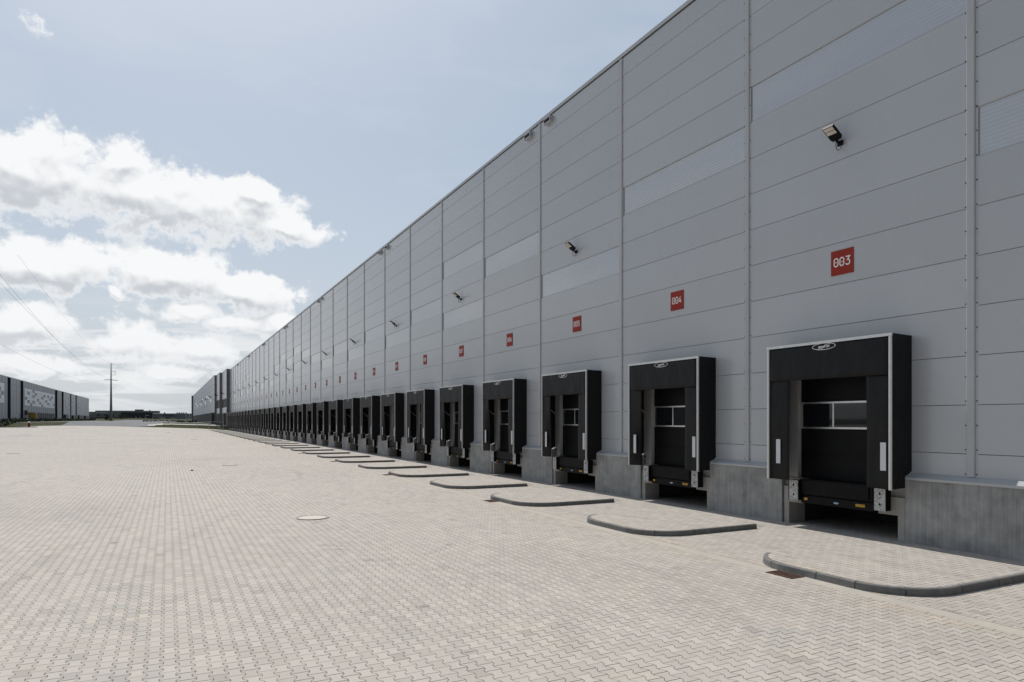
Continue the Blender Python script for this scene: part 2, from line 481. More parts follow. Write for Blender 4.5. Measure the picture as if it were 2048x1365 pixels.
mb.box(.101, 2.9, bay(WALLN0), yE - .1, 4.3, 15.55, 'e')
mb.box(.05, 95, yE - .099, yE, 0, ZTOP - .06, '')
mb.build('hall_body', M['clad'], wh)
mb = MB()
mb.prism_y([(-.045, ZTOP), (-.045, ZTOP - .13), (-.030, ZTOP - .13), (-.030, ZTOP - .015), (.35, ZTOP - .015), (.35, ZTOP + .012)], bay(WALLN0), yE)
mb.build('roof_coping', M['trim'], wh)
mb = MB()
mb.box(-.012, .02, bay(WALLN0), yE, ZTOP - .165, ZTOP - .1302)
mb.build('coping_gap', M['seam'], wh)
# cover strips over the joints: folded hat profile with flanges, screws
mb = MB()
z0, z1 = 1.515, ZTOP - .17
w = .078; ch = .012
prof = [(-.003, -.135), (-.003, -.085), (-.030, -.080), (-.040, -.070), (-.040, w - ch), (-.040 + ch, w), (-.002, w), (.012, w), (.012, -.135)]
i = 0
n_ = len(prof)
mb.v += [(x, y, z0) for x, y in prof] + [(x, y, z1) for x, y in prof]
for k in range(n_):
    a, b_ = k, (k + 1) % n_
    mb.f.append((a, n_ + a, n_ + b_, b_)); mb.m.append(0)
mb.f.append(tuple(range(n_))); mb.f.append(tuple(range(2 * n_ - 1, n_ - 1, -1))); mb.m += [0, 0]
mb.cur = 1
for k in range(29):
    z = 1.56 + k * .4975
    for yy in (-.112, w + .03):
        mb.box(-.011 if yy < 0 else -.008, -.0029 if yy < 0 else .002, yy - .011, yy + .011, z, z + .022)
strip_me = mb.mesh('cover_strip', [M['trim'], M['black']])
for n in range(WALLN0 + 1, WALLN1 + 1):
    link('cover_strip', strip_me, wh, (0, bay(n), 0))
# translucent bands
for n, rows_ in TRANS.items():
    for r in rows_:
        k = min(range(len(ZS)), key=lambda q: abs(ZS[q] - r))
        za, zb = ZS[k], ZS[k + 1]
        mb = MB()
        mb.box(.026, .036, bay(n) + JW + .01, bay(n + 1) - JW - .05, za + .012, zb - .012, '')
        o = mb.build('translucent_band', M['poly'], wh)
        mb = MB()                                # folded flashings round the band
        mb.box(-.003, .0259, bay(n) + JW, bay(n + 1) - JW, zb - .0119, zb + .004); mb.box(.004, .0259, bay(n) + JW, bay(n + 1) - JW, za - .002, za + .0119)
        mb.build('flashing', M['trim'], o)
# plinth, with a recess under each dock
mb_recess = MB()
for n in range(WALLN0, WALLN1 + 2):
    # concrete upstand between the pit of door n-1 and the pit of door n
    ya = centre(n - 1) + 1.66 if n - 1 >= FIRST else bay(n) - BAY + 2.6
    yb = centre(n) - 1.70 if FIRST <= n <= LAST else bay(n) + 2.6
    if n == FIRST: ya = bay(0)
    if n < FIRST: continue
    if n == WALLN1 + 1: yb = yE
    mb = MB()
    mb.box(-.19, .60, ya, yb, -.05, 1.40, 'b')
    o = mb.build('plinth', M['concrete'], wh)
    mb = MB()
    mb.prism_y([(.03, 1.46), (-.180, 1.372), (-.215, 1.372), (-.215, 1.425), (.03, 1.532)], ya - .004, yb + .004)
    mb.build('plinth_sill', M['trim'], wh)
def pit_mesh(near):
    mb = MB()
    # concrete leg and lintel block beside the leveller, relative to centre
    if near:
        mb.box(-.14, .45, -1.66, -1.50, -.05, .955, 'b'); mb.box(-.138, .40, -1.499, -1.03, .55, .953); mb.box(-.05, .40, -1.699, -1.03, .957, 1.18)
    else:
        mb.box(-.14, .45, 1.47, 1.63, -.05, .955, 'b'); mb.box(-.138, .40, 1.04, 1.469, .55, .953); mb.box(-.05, .40, 1.04, 1.659, .957, 1.18)
    return mb.mesh('dock_pit_frame', M['concrete_light'])
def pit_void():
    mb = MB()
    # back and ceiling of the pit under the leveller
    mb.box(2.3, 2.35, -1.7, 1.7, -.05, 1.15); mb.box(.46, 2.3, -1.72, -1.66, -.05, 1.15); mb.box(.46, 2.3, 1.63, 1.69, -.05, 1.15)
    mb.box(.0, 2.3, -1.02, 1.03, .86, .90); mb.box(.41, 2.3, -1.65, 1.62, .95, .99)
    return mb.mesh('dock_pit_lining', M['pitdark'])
def door_meshes():
    mb = MB()
    zs = [1.19, 1.80, 2.42, 3.16, 3.76, DZ1 + .05]
    for a, b_ in zip(zs, zs[1:]):
        mb.box(.115, .16, DY0 - .01, DY1 + .01, a + .003, b_ - .003)
        if (a, b_) != (2.42, 3.16):
            mb.box(.108, .1151, DY0 + .12, DY1 - .12, a + .09, b_ - .09)
    dm = mb.mesh('dock_door', M['door'])
    mb = MB()
    y0, y1, z0, z1, tk = -.62, 1.285, 2.455, 3.135, .045
    x0, x1 = .095, .1149
    mb.box(x0, x1, y0, y1, z0, z0 + tk); mb.box(x0, x1, y0, y1, z1 - tk, z1)
    for y in (y0, (y0 + y1) / 2 - tk / 2, y1 - tk):
        mb.box(x0, x1, y, y + tk, z0 + tk, z1 - tk)
    fm = mb.mesh('window_frame', M['alu'])
    mb = MB()
    ym = (y0 + y1) / 2
    mb.box(.104, .112, y0 + tk, ym - tk / 2, z0 + tk, z1 - tk); mb.box(.104, .112, ym + tk / 2, y1 - tk, z0 + tk, z1 - tk)
    gm = mb.mesh('window_pane', M['glass'])
    mb = MB()
    for a, b_ in ((DY0 - .30, DY0), (DY1, DY1 + .30)):
        mb.box(-.008, .13, a, b_, 1.185, DZ1)
    mb.box(-.007, .13, DY0, DY1, DZ1 - .1, DZ1)
    jm = mb.mesh('door_frame', M['jamb'])
    return dm, fm, gm, jm
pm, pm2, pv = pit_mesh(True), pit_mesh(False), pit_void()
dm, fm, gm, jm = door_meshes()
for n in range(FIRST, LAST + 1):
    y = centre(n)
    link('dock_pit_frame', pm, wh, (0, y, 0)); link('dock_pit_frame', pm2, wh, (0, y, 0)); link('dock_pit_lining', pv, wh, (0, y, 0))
    d = link('dock_door', dm, wh, (0, y, 0))
    link('window_frame', fm, d); link('window_pane', gm, d); link('door_frame', jm, d)

def ordinal(k):
    return '%d%s' % (k, 'th' if 10 < k % 100 < 14 else {1: 'st', 2: 'nd', 3: 'rd'}.get(k % 10, 'th'))
def door_words(n):
    if n <= 10: return 'door %03d' % n
    return 'door %03d, %s from the right' % (n, ordinal(n - 2))

# ------------------------------------------------------------------ dock shelters
XF = -.655                                       # front plane of the shelters
ZB, ZT = 1.155, 4.565
HW = 1.70
def flap(y_out, y_in, curl, sgn, twist):
    """side curtain hanging between frame post and opening; free edge y_in may curl inwards"""
    mb = MB(); nz, ny = 14, 6
    idx = {}
    for a in range(nz + 1):
        tz = a / nz; z = 3.76 + (ZB + .01 - 3.76) * tz
        for b_ in range(ny + 1):
            ty = b_ / ny
            c = curl * S(tz * 1.4) * (1 + .25 * math.sin(tz * 5 + twist))
            y = y_out + (y_in - y_out) * ty * (1 - .55 * c)
            x = XF + .012 + c * .30 * ty * ty + .008 * math.sin(6 * tz + 4 * ty + twist)
            idx[a, b_] = len(mb.v); mb.v.append((x, y, z))
    for a in range(nz):
        for b_ in range(ny):
            q = (idx[a, b_], idx[a+1, b_], idx[a+1, b_+1], idx[a, b_+1])
            mb.f.append(q if sgn > 0 else q[::-1]); mb.m.append(0)
    return mb
def solid(o, th):
    md = o.modifiers.new('thickness', 'SOLIDIFY'); md.thickness = th; md.offset = 1
    return o
def text_mesh(body, size, shear=0.0):
    cu = bpy.data.curves.new('lettering', 'FONT'); cu.body = body; cu.size = size; cu.shear = shear
    cu.align_x = 'CENTER'; cu.align_y = 'CENTER'; cu.extrude = .0; cu.offset = .004
    ob = bpy.data.objects.new('lettering_source', cu); COL.objects.link(ob)
    bpy.context.view_layer.update()
    dg = bpy.context.evaluated_depsgraph_get()
    me = bpy.data.meshes.new_from_object(ob.evaluated_get(dg))
    bpy.data.objects.remove(ob); bpy.data.curves.remove(cu)
    return me

def logo_mesh():
    mb = MB()
    n = 48
    a1, b1, a0, b0 = .325, .082, .308, .069
    x = XF - .0115
    ring = []
    for j in range(n):
        t_ = 2 * math.pi * j / n
        ring.append((math.cos(t_), math.sin(t_)))
    i = len(mb.v)
    for (aa, bb) in ((a1, b1), (a0, b0)):
        for c_, s_ in ring: mb.v.append((x, aa * c_, 4.432 + bb * s_))
    for j in range(n):
        k = (j + 1) % n
        mb.f.append((i + j, i + k, i + n + k, i + n + j)); mb.m.append(0)
    me = text_mesh('novoferm', .098, .25)
    k = len(mb.v)
    for v in me.vertices: mb.v.append((x, -v.co.x * .80, 4.430 + v.co.y * .85))
    for p in me.polygons: mb.f.append(tuple(k + q for q in p.vertices)); mb.m.append(0)
    bpy.data.meshes.remove(me)
    # strokes under the first half and over the second half of the word
    def bar(ya, yb, z, t_): mb.quad((x, -ya, z), (x, -yb, z), (x, -yb, z + t_), (x, -ya, z + t_))
    bar(-.165, -.015, 4.377, .011); bar(.035, .175, 4.470, .011)
    return mb.mesh('logo', M['white'])
LOGO = logo_mesh()

def make_shelter(curls, label):
    root = thing('dock_shelter', (0, 0, 0), label, 'dock shelter', 'dock shelters along the facade')
    # near and far side panels, notched over the sill
    for s in (-1, 1):
        mb = MB()
        ya = s * (HW + .015)
        P = [(XF + .02, ZB + .02), (-.235, 1.19), (-.235, 1.44), (-.004, 1.55), (-.004, ZT - .03), (XF + .02, ZT - .01)]
        mb.prism([(x, ya, z) for x, z in P], (0, s * .012, 0))
        mb.build('side_panel', M['fabric'], root)
    mb = MB()
    mb.prism([(XF + .02, -HW - .01, ZT - .03), (XF + .02, HW + .01, ZT - .03), (-.004, HW + .01, ZT - .045), (-.004, -HW - .01, ZT - .045)], (0, 0, .02))
    mb.build('roof_sheet', M['fabric'], root)
    # top curtain
    mb = MB(); idx = {}
    for a in range(9):
        for b_ in range(25):
            z = ZT - .06 + (3.665 - ZT + .06) * a / 8; y = -HW + .05 + (2 * HW - .10) * b_ / 24
            x = XF - .001 + .010 * math.sin(b_ * .9 + a * .3 + curls[2]) * (a / 8) - .004 * (a / 8)
            idx[a, b_] = len(mb.v); mb.v.append((x, y, z))
    for a in range(8):
        for b_ in range(24):
            mb.f.append((idx[a, b_], idx[a, b_+1], idx[a+1, b_+1], idx[a+1, b_])); mb.m.append(0)
    solid(mb.build('top_curtain', M['fabric'], root, True), .006)
    near = solid(flap(-HW + .05, -1.10, curls[0], 1, curls[2]).build('side_curtain', M['fabric'], root, True), .006)
    far = solid(flap(HW - .05, 1.02, curls[1], -1, curls[2] + 2).build('side_curtain', M['fabric'], root, True), .006)
    # white guide stripes on the curtains
    for par_, yc in ((near, -1.505), (far, 1.36)):
        mb = MB(); mb.box(XF - .006, XF + .001, yc - .066, yc + .066, 1.57, 2.185)
        mb.build('guide_stripe', M['stripe'], par_)
    # aluminium frame
    mb = MB()
    mb.box(XF - .02, XF + .04, -HW - .012, -HW + .058, ZB, ZT - .066)
    mb.box(XF - .028, XF - .0201, -HW + .010, -HW + .024, ZB + .002, ZT - .07)
    mb.build('frame_post', M['alu'], root)
    mb = MB()
    mb.box(XF - .02, XF + .04, HW - .058, HW + .012, ZB, ZT - .066)
    mb.box(XF - .028, XF - .0201, HW - .030, HW - .016, ZB + .002, ZT - .07)
    mb.build('frame_post', M['alu'], root)
    mb = MB()
    mb.box(XF - .022, XF + .05, -HW - .02, HW + .02, ZT - .062, ZT)
    mb.box(XF - .030, XF - .0221, -HW - .02, HW + .02, ZT - .020, ZT - .006)
    mb.build('frame_rail', M['alu'], root)
    # folding arms behind the curtains
    for s in (-1, 1):
        for z in (1.75, 3.35):
            mb = MB(); mb.tube([(-.03, s * (HW - .05), z - .42), (XF + .06, s * (HW - .06), z)], .016, 6)
            mb.build('folding_arm', M['jamb'], root)
    link('logo', LOGO, root)
    return root

shelter_protos = []
for k, curls in enumerate(((0, .03, .3), (.0, .55, 1.7), (.0, .40, 3.1), (.05, .65, 4.4))):
    s = make_shelter(curls, '')
    remember(s); shelter_protos.append(s)
used = set()
def shelter_label(n):
    if n == 3: return 'nearest black dock shelter, flat side curtains, door with glazed window, under sign 003'
    if n == LAST: return 'farthest black dock shelter at the end of the long row'
    return 'black dock shelter with aluminium frame at ' + door_words(n)
seq = {3:0, 4:1, 5:2, 6:3, 7:2}
for n in range(FIRST, LAST + 1):
    k = seq.get(n, random.choice((0, 1, 2, 3)))
    lab = shelter_label(n)
    if k not in used:
        used.add(k); s = shelter_protos[k]; s.location = (0, centre(n), 0); s['label'] = lab
    else:
        copy_tree(shelter_protos[k], (0, centre(n), 0), lab, 'dock shelters along the facade')

# ------------------------------------------------------------------ dock levellers and bumpers
def make_leveller():
    root = thing('dock_leveller', (0, 0, 0), '', 'dock leveller', 'dock levellers under the shelters')
    mb = MB()
    mb.box(-.27, .10, -.98, 1.0, .80, 1.165); mb.box(-.30, -.2701, -.90, .95, .83, 1.155)
    mb.box(-.285, .10, -.985, 1.005, 1.1655, 1.185)
    mb.build('lip', M['black'], root)
    mb = MB()
    mb.box(-.255, .0, -.99, .99, .585, .775)
    mb.build('front_beam', M['black'], root)
    mb = MB(); mb.box(-.26, -.2551, -.78, -.545, .655, .715); 
    st = mb.build('warning_sticker', M['yellow'], root)
    mb = MB()                                   # dark strokes on the sticker
    for q in range(6):
        y = -.765 + q * .036
        mb.quad((-.262, y, .668), (-.262, y + .012, .668), (-.262, y + .012 + (.012 if q % 2 else -.004), .703), (-.262, y + (.012 if q % 2 else -.004), .703))
    mb.build('sticker_print', M['black'], st)
    mb = MB(); mb.box(-.26, -.2551, .80, .90, .66, .72)
    mb.build('warning_sticker', M['yellow'], root)
    mb = MB()
    P = [(-.26, -.02 + .075 * math.cos(2 * math.pi * j / 20), .672 + .022 * math.sin(2 * math.pi * j / 20)) for j in range(20)]
    mb.prism(P, (.004, 0, 0))
    mb.build('maker_badge', simple('pale_blue_badge', (.33, .43, .55), .4), root)
    return root
def make_bumper():
    root = thing('dock_bumper', (0, 0, 0), '', 'dock bumper', 'dock bumpers beside the levellers')
    mb = MB(); mb.box(-.385, -.141, -.105, .155, .64, 1.145); mb.build('rubber_block', M['rubber'], root)
    mb = MB()
    y0, y1, z0, z1 = -.15, .115, .645, 1.150
    x0, x1 = -.405, -.3855
    mb.box(x0, x1, y0, y1, z0, z1)
    mb.build('steel_plate', M['galv'], root)
    mb = MB()
    for z in (.79, 1.03):
        P = [(-.4056, -.02 + .026 * math.cos(2 * math.pi * j / 14), z + .030 * math.sin(2 * math.pi * j / 14)) for j in range(14)]
        mb.prism(P, (-.002, 0, 0))
    mb.build('bolt_hole', M['black'], root)
    return root
mgv, tgv, bgv = material('spangled_galvanised_steel', .45, .35, .5)
vo = tgv.node('ShaderNodeTexVoronoi'); tgv.l.new(pos(tgv), vo.inputs['Vector']); vo.inputs['Scale'].default_value = 38
vs = tgv.sep(vo.outputs['Color'])
f_ = tgv.math('ADD', tgv.math('MULTIPLY', vs[0], .6), tgv.math('MULTIPLY', tgv.noise(pos(tgv), 14, 3), .5))
tgv.l.new(tgv.mix(tgv.ramp(f_, .2, .9), (.17, .175, .18), (.56, .57, .57)), bgv.inputs['Base Color'])
M['galv'] = mgv
lev = make_leveller(); remember(lev)
bmp = make_bumper(); remember(bmp)
for n in range(FIRST, LAST + 1):
    lab = 'black dock leveller with yellow stickers in the pit of ' + door_words(n)
    if n == FIRST: lev.location = (0, centre(n), 0); lev['label'] = lab
    else: copy_tree(lev, (0, centre(n), 0), lab, 'dock levellers under the shelters')
    for side, off in (('right', -1.23), ('left', 1.12)):
        lab = 'galvanised bumper plate %s of the leveller at %s' % (side, door_words(n))
        if n == FIRST and side == 'right': bmp.location = (0, centre(n) + off, 0); bmp['label'] = lab
        else: copy_tree(bmp, (0, centre(n) + off, 0), lab, 'dock bumpers beside the levellers')

# ------------------------------------------------------------------ number signs
def stroke(mb, pts, w, closed, put):
    """polyline with mitred corners laid flat through put(a,b)"""
    P = [Vector(p) for p in pts]; n = len(P); L = []; Rr = []
    for k in range(n):
        a = P[k - 1] if (k > 0 or closed) else None
        c = P[(k + 1) % n] if (k < n - 1 or closed) else None
        d1 = (P[k] - a).normalized() if a is not None else (c - P[k]).normalized()
        d2 = (c - P[k]).normalized() if c is not None else d1
        n1 = Vector((-d1.y, d1.x)); n2 = Vector((-d2.y, d2.x))
        mv = (n1 + n2).normalized(); s = w / 2 / max(.35, mv.dot(n1))
        L.append(P[k] + mv * s); Rr.append(P[k] - mv * s)
    for k in range(n if closed else n - 1):
        q = (k + 1) % n
        mb.quad(put(L[k]), put(L[q]), put(Rr[q]), put(Rr[k]))
def oct_(x0, y0, x1, y1, c):
    return [(x0 + c, y0), (x1 - c, y0), (x1, y0 + c), (x1, y1 - c), (x1 - c, y1), (x0 + c, y1), (x0, y1 - c), (x0, y0 + c)]
GLY = {  # width 1, height 1.6
 '0': [(oct_(0, 0, 1, 1.6, .28), True), ([(.5, .68), (.5, .92)], False)],
 '1': [([(.08, 1.22), (.5, 1.6), (.5, .12)], False), ([(.02, .03), (.98, .03)], False)],
 '2': [([(0, 1.25), (0, 1.38), (.25, 1.6), (.75, 1.6), (1, 1.38), (1, 1.02), (.08, .12), (.08, .0), (1, 0)], False)],
 '3': [([(0, 1.6), (1, 1.6), (.45, .95), (.72, .95), (1, .68), (1, .26), (.74, 0), (.26, 0), (0, .26)], False)],
 '4': [([(.62, 1.6), (0, .52), (0, .36), (.62, .36)], False), ([(.75, .95), (.75, 0)], False)],
 '5': [([(1, 1.6), (.06, 1.6), (.06, .92), (.72, .92), (1, .68), (1, .26), (.74, 0), (.26, 0), (0, .26)], False)],
 '6': [([(.72, 1.6), (.04, .72), (0, .5), (0, .26), (.26, 0), (.74, 0), (1, .26), (1, .62), (.74, .86), (.26, .86)], False)],
 '7': [([(0, 1.6), (1, 1.6), (.36, 0)], False)],
 '8': [(oct_(0, 0, 1, .82, .22), True), (oct_(.07, 1.02, .93, 1.6, .2), True)],
 '9': [([(.28, 0), (.96, .88), (1, 1.1), (1, 1.34), (.74, 1.6), (.26, 1.6), (0, 1.34), (0, .98), (.26, .74), (.74, .74)], False)],
}
mb = MB(); mb.box(-.020, -.001, -.305, .305, -.30, .30)
plate_me = mb.mesh('number_sign', M['red'])
SIGNZ = 6.515
for n in range(FIRST, LAST + 1):
    txt = '%03d' % n
    o = link('number_sign', plate_me, None, (0, centre(n), SIGNZ))
    tag(o, 'square red number sign reading %s on the grey facade' % txt, 'sign', 'number signs above the docks')
    mb = MB(); wd, ht, gap = .105, .15, .054
    tot = 3 * wd + 2 * gap
    for q, chr_ in enumerate(txt):
        ox = -tot / 2 + q * (wd + gap)
        for pts, closed in GLY[chr_]:
            stroke(mb, [(ox + a * wd, -ht * .58 + b_ * ht * .80) for a, b_ in pts], .029, closed, lambda p: (-.0225, -p.x, p.y))
    mb.build('digits', M['white'], o)

# ------------------------------------------------------------------ facade lamps and roof overflow boxes
def make_lamp():
    root = thing('wall_lamp', (0, 0, 0), '', 'lamp', 'floodlights on the facade')
    tl = R(34); LS = .68; ca, sa = math.cos(tl), math.sin(tl)
    def T3(a, y, b_): return (-.12 - a * LS * ca + b_ * sa, y, .06 + a * LS * sa + b_ * ca)
    mb = MB()
    def tb(a0, a1, y0, y1, b0, b1, taper=0):
        i = len(mb.v)
        mb.v += [T3(a0, y0 + taper, b0), T3(a1, y0, b0), T3(a1, y1, b0), T3(a0, y1 - taper, b0), T3(a0, y0 + taper, b1), T3(a1, y0, b1), T3(a1, y1, b1), T3(a0, y1 - taper, b1)]
        for q in ((0,1,2,3),(7,6,5,4),(4,5,1,0),(5,6,2,1),(6,7,3,2),(7,4,0,3)): mb.f.append(tuple(i + k for k in q)); mb.m.append(0)
    tb(.0, .12, -.155, .155, -.015, .055, .05); tb(.1201, .62, -.145, .145, -.012, .05)
    for q in range(5): tb(.04 + q * .03, .05 + q * .03, -.08, .08, .0552, .085)
    mb.build('lamp_head', M['black'], root)
    mb = MB()
    for a0, a1 in ((.30, .435), (.46, .595)): tb(a0, a1, -.125, .125, -.020, -.0121)
    mb.build('led_panel', M['lens'], root)
    mb = MB()
    mb.box(-.035, -.001, -.07, .07, -.06, .06); mb.tube([(-.03, 0, -.0), (-.08, 0, .0), (-.15, 0, .06)], .032, 8)
    mb.box(-.10, -.05, -.12, -.0751, -.05, .0)
    mb.build('bracket', M['black'], root)
    mb = MB()
    mb.tube([(-.02, -.02, -.09), (-.06, -.02, -.16), (-.11, -.01, -.19), (-.16, 0, -.15), (-.17, .0, -.05), (-.17, 0, .03)], .010, 6)
    mb.build('cable', M['cable'], root)
    return root
lamp = make_lamp(); remember(lamp)
for k, n in enumerate(range(3, LAST + 1, 2)):
    lab = 'black floodlight on bracket high above ' + door_words(n)
    p = (0, centre(n) + .05, 9.41)
    if k == 0: lamp.location = p; lamp['label'] = lab
    else: copy_tree(lamp, p, lab, 'floodlights on the facade')
def make_box():
    root = thing('overflow_box', (0, 0, 0), '', 'overflow box', 'roof overflow boxes under the coping')
    mb = MB()
    mb.box(-.16, .02, -.26, .26, .10, .16); mb.box(-.16, .02, -.26, -.23, -.10, .0999); mb.box(-.16, .02, .23, .26, -.10, .0999)
    mb.build('hood', M['trim'], root)
    mb = MB(); mb.box(-.155, .015, -.2299, .2299, -.06, .0999); mb.build('spout_opening', M['black'], root)
    mb = MB(); mb.box(-.17, .02, -.2298, .2298, -.10, -.0601); mb.build('spout_lip', M['trim'], root)
    return root
obx = make_box(); remember(obx)
k = 0
for j in range(6, LAST + 2, 4):
    for side, off in (('right', -.85), ('left', .95)):
        lab = 'small overflow box under the roof edge, %s of the joint between doors %03d and %03d' % (side, j - 1, j)
        p = (0, bay(j) + off, 15.47)
        if k == 0: obx.location = p; obx['label'] = lab
        else: copy_tree(obx, p, lab, 'roof overflow boxes under the coping')
        k += 1

# ------------------------------------------------------------------ kerbed islands, grates, manholes
def island_outline(inset):
    """U outline open towards the wall, local origin at joint line; from near end round to far end"""
    ya, yb, xo, r = -1.91 + inset, 1.47 - inset, -4.90 + inset, 1.05 - inset
    pts = [(-1.66, ya)]
    pts += [(xo + r + (-1.66 - xo - r) * (1 - k / 5), ya) for k in range(1, 6)]
    for k in range(1, 13):
        an = -math.pi / 2 - k / 12 * math.pi / 2
        pts.append((xo + r + r * math.cos(an), ya + r + r * math.sin(an)))
    pts += [(xo, ya + r + (yb - r - ya - r) * k / 3) for k in range(1, 4)]
    for k in range(1, 10):
        an = math.pi - k / 12 * math.pi / 2
        pts.append((xo + r + r * math.cos(an), yb - r + r * math.sin(an)))
    return pts
def make_island():
    root = thing('traffic_island', (0, 0, 0), '', 'traffic island', 'kerbed islands between the docks')
    KH = .118
    O, I = island_outline(0), island_outline(.085)
    mb = MB()
    L = [0]
    for a, b_ in zip(O, O[1:]): L.append(L[-1] + math.dist(a, b_))
    def at(arr, s):
        for k in range(len(L) - 1):
            if L[k + 1] >= s:
                t_ = (s - L[k]) / (L[k+1] - L[k]); return (arr[k][0] + (arr[k+1][0] - arr[k][0]) * t_, arr[k][1] + (arr[k+1][1] - arr[k][1]) * t_)
        return arr[-1]
    # kerb stones, straight ones of a metre and short ones round the bends
    cuts = [0]
    while cuts[-1] < L[-1] - .3:
        s = cuts[-1]; x, y = at(O, s + .2)
        bend = (L[5] - .1 < s < L[18]) or (L[21] - .1 < s)
        cuts.append(min(L[-1], s + (.72 if bend else 1.0)))
    cuts[-1] = L[-1]
    stones = []
    for a, b_ in zip(cuts, cuts[1:]):
        st = [a + .008] + [l for l in L if a + .02 < l < b_ - .02] + [b_ - .008]
        ring = []
        for s in st:
            o = at(O, s); q = at(I, s)
            d = Vector((q[0] - o[0], q[1] - o[1])); d.normalize()
            base = (o[0] - d.x * .012, o[1] - d.y * .012)
            bev = (o[0] + d.x * .014, o[1] + d.y * .014)
            ring.append([(base[0], base[1], -.03), (o[0], o[1], KH - .014), (bev[0], bev[1], KH), (q[0], q[1], KH), (q[0], q[1], -.03)])
        i = len(mb.v)
        for r_ in ring: mb.v += r_
        for k in range(len(ring) - 1):
            for c in range(4):
                mb.f.append((i + k*5 + c, i + k*5 + 5 + c, i + k*5 + 6 + c, i + k*5 + 1 + c)); mb.m.append(0)
        mb.f.append((i, i+1, i+2, i+3, i+4)); e = i + (len(ring) - 1) * 5
        mb.f.append((e+4, e+3, e+2, e+1, e)); mb.m += [0, 0]
    mb.build('kerb', M['kerb'], root)
    mb = MB()      # joint mortar under the gaps between the stones
    O2, I2 = island_outline(.012), island_outline(.08)
    for a, b_, c, d in zip(O2, O2[1:], I2[1:], I2):
        mb.quad((a[0], a[1], KH - .03), (b_[0], b_[1], KH - .03), (c[0], c[1], KH - .03), (d[0], d[1], KH - .03))
        mb.quad((a[0], a[1], -.02), (b_[0], b_[1], -.02), (b_[0], b_[1], KH - .03), (a[0], a[1], KH - .03))
    mb.build('kerb_mortar', M['seam'], root)
    # paved top, dished down to the apron near the wall
    mb = MB()
    def hh(x, y):
        ramp = S((-x - .95) / .62)
        e = 1.0
        if x > -1.66:
            e = min(1, max(0, (y + 1.79) / .30)) * min(1, max(0, (1.35 - y) / .30))
        return max(-.01, (KH + .006) * ramp * e - .008)
    nx, ny = 44, 16
    ya, yb = -1.91 + .087, 1.47 - .087
    idx = {}
    for a in range(nx + 1):
        x = -4.813 + (4.813 - .85) * a / nx
        # y-range of the inner outline at this x
        r = 1.05 - .087; dx = (-4.813 + r) - x
        cut = r - math.sqrt(max(0, r * r - dx * dx)) if dx > 0 else 0
        for c in range(ny + 1):
            y = ya + cut + (yb - ya - 2 * cut) * c / ny
            if c > ny * .75 and x > -4.45: y += .10 * (c / ny - .75) * 4 * S((x + 4.45) / .25)
            idx[a, c] = len(mb.v); mb.v.append((x, y, hh(x, y)))
    for a in range(nx):
        q0, q1 = mb.v[idx[a, ny]], mb.v[idx[a+1, ny]]
        mb.quad(q1, q0, (q0[0], q0[1], -.03), (q1[0], q1[1], -.03))
    for a in range(nx):
        for c in range(ny):
            mb.f.append((idx[a, c], idx[a+1, c], idx[a+1, c+1], idx[a, c+1])); mb.m.append(0)
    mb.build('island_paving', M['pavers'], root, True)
    return root
isl = make_island(); remember(isl)
for n in range(FIRST, LAST + 1):
    if n == 3: lab = 'nearest kerbed paved island beside the concrete plinth, rusty grate at its corner'
    else: lab = 'kerbed paved island between ' + 'doors %03d and %03d' % (n - 1, n)
    p = (0, bay(n), 0)
    if n == FIRST: isl.location = p; isl['label'] = lab
    else: copy_tree(isl, p, lab, 'kerbed islands between the docks')
def make_grate():
    root = thing('drain_grate', (0, 0, 0), '', 'drain grate', 'drain grates at the kerbed islands')
    mb = MB(); x0, x1, y0, y1 = -5.25, -4.935, -.06, .50
    mb.box(x0, x1, y0, y0 + .03, .0, .012); mb.box(x0, x1, y1 - .03, y1, .0, .012)
    mb.box(x0, x0 + .03, y0 + .03, y1 - .03, .0, .012); mb.box(x1 - .03, x1, y0 + .03, y1 - .03, .0, .012)
    for k in range(7):
        y = y0 + .075 + k * .065
        mb.box(x0 + .03, x1 - .03, y, y + .028, .0, .011)
    mb.build('bars', M['rust'], root)
    mb = MB(); mb.quad((x0 + .01, y0 + .01, .004), (x1 - .01, y0 + .01, .004), (x1 - .01, y1 - .01, .004), (x0 + .01, y1 - .01, .004))
    mb.build('gully', M['dark'], root)
    return root
gr = make_grate(); remember(gr)
for k, n in enumerate((3, 5, 7, 9, 11)):
    lab = 'rusty iron drain grate at the island between doors %03d and %03d' % (n - 1, n)
    if k == 0: gr.location = (0, bay(n), 0); gr['label'] = lab
    else: copy_tree(gr, (0, bay(n), 0), lab, 'drain grates at the kerbed islands')
def make_manhole():
    root = thing('manhole', (0, 0, 0), '', 'manhole', 'round manholes in the yard')
    mb = MB(); mb.disc((0, 0), .37, .0, .012); mb.build('cover', M['cover'], root)
    mb = MB(); mb.disc((0, 0), .435, .0, .018, 40, .385); mb.build('ring', M['iron'], root)
    mb = MB(); mb.disc((0, 0), .386, .001, .006); mb.build('recess', M['dark'], root)
    return root
mh = make_manhole(); remember(mh)
for k, (x, y, lab) in enumerate(((-11.08, 19.08, 'nearest and largest looking pale round manhole cover in the middle of the yard'),
                    (-11.3, 43.6, 'pale round manhole cover behind the nearest one, in line with it'),
                    (-25.6, 66.5, 'pale round manhole cover at the far left of the yard'),
                    (-11.4, 101.8, 'distant manhole in the same line as the two nearest covers'),
                    (-14.6, 150.0, 'farthest manhole, near the grass bank at the end of the yard'))):
    p = (x, y, H(x, y) + .004)
    if k == 0: mh.location = p; mh['label'] = lab
    else: copy_tree(mh, p, lab, 'round manholes in the yard')
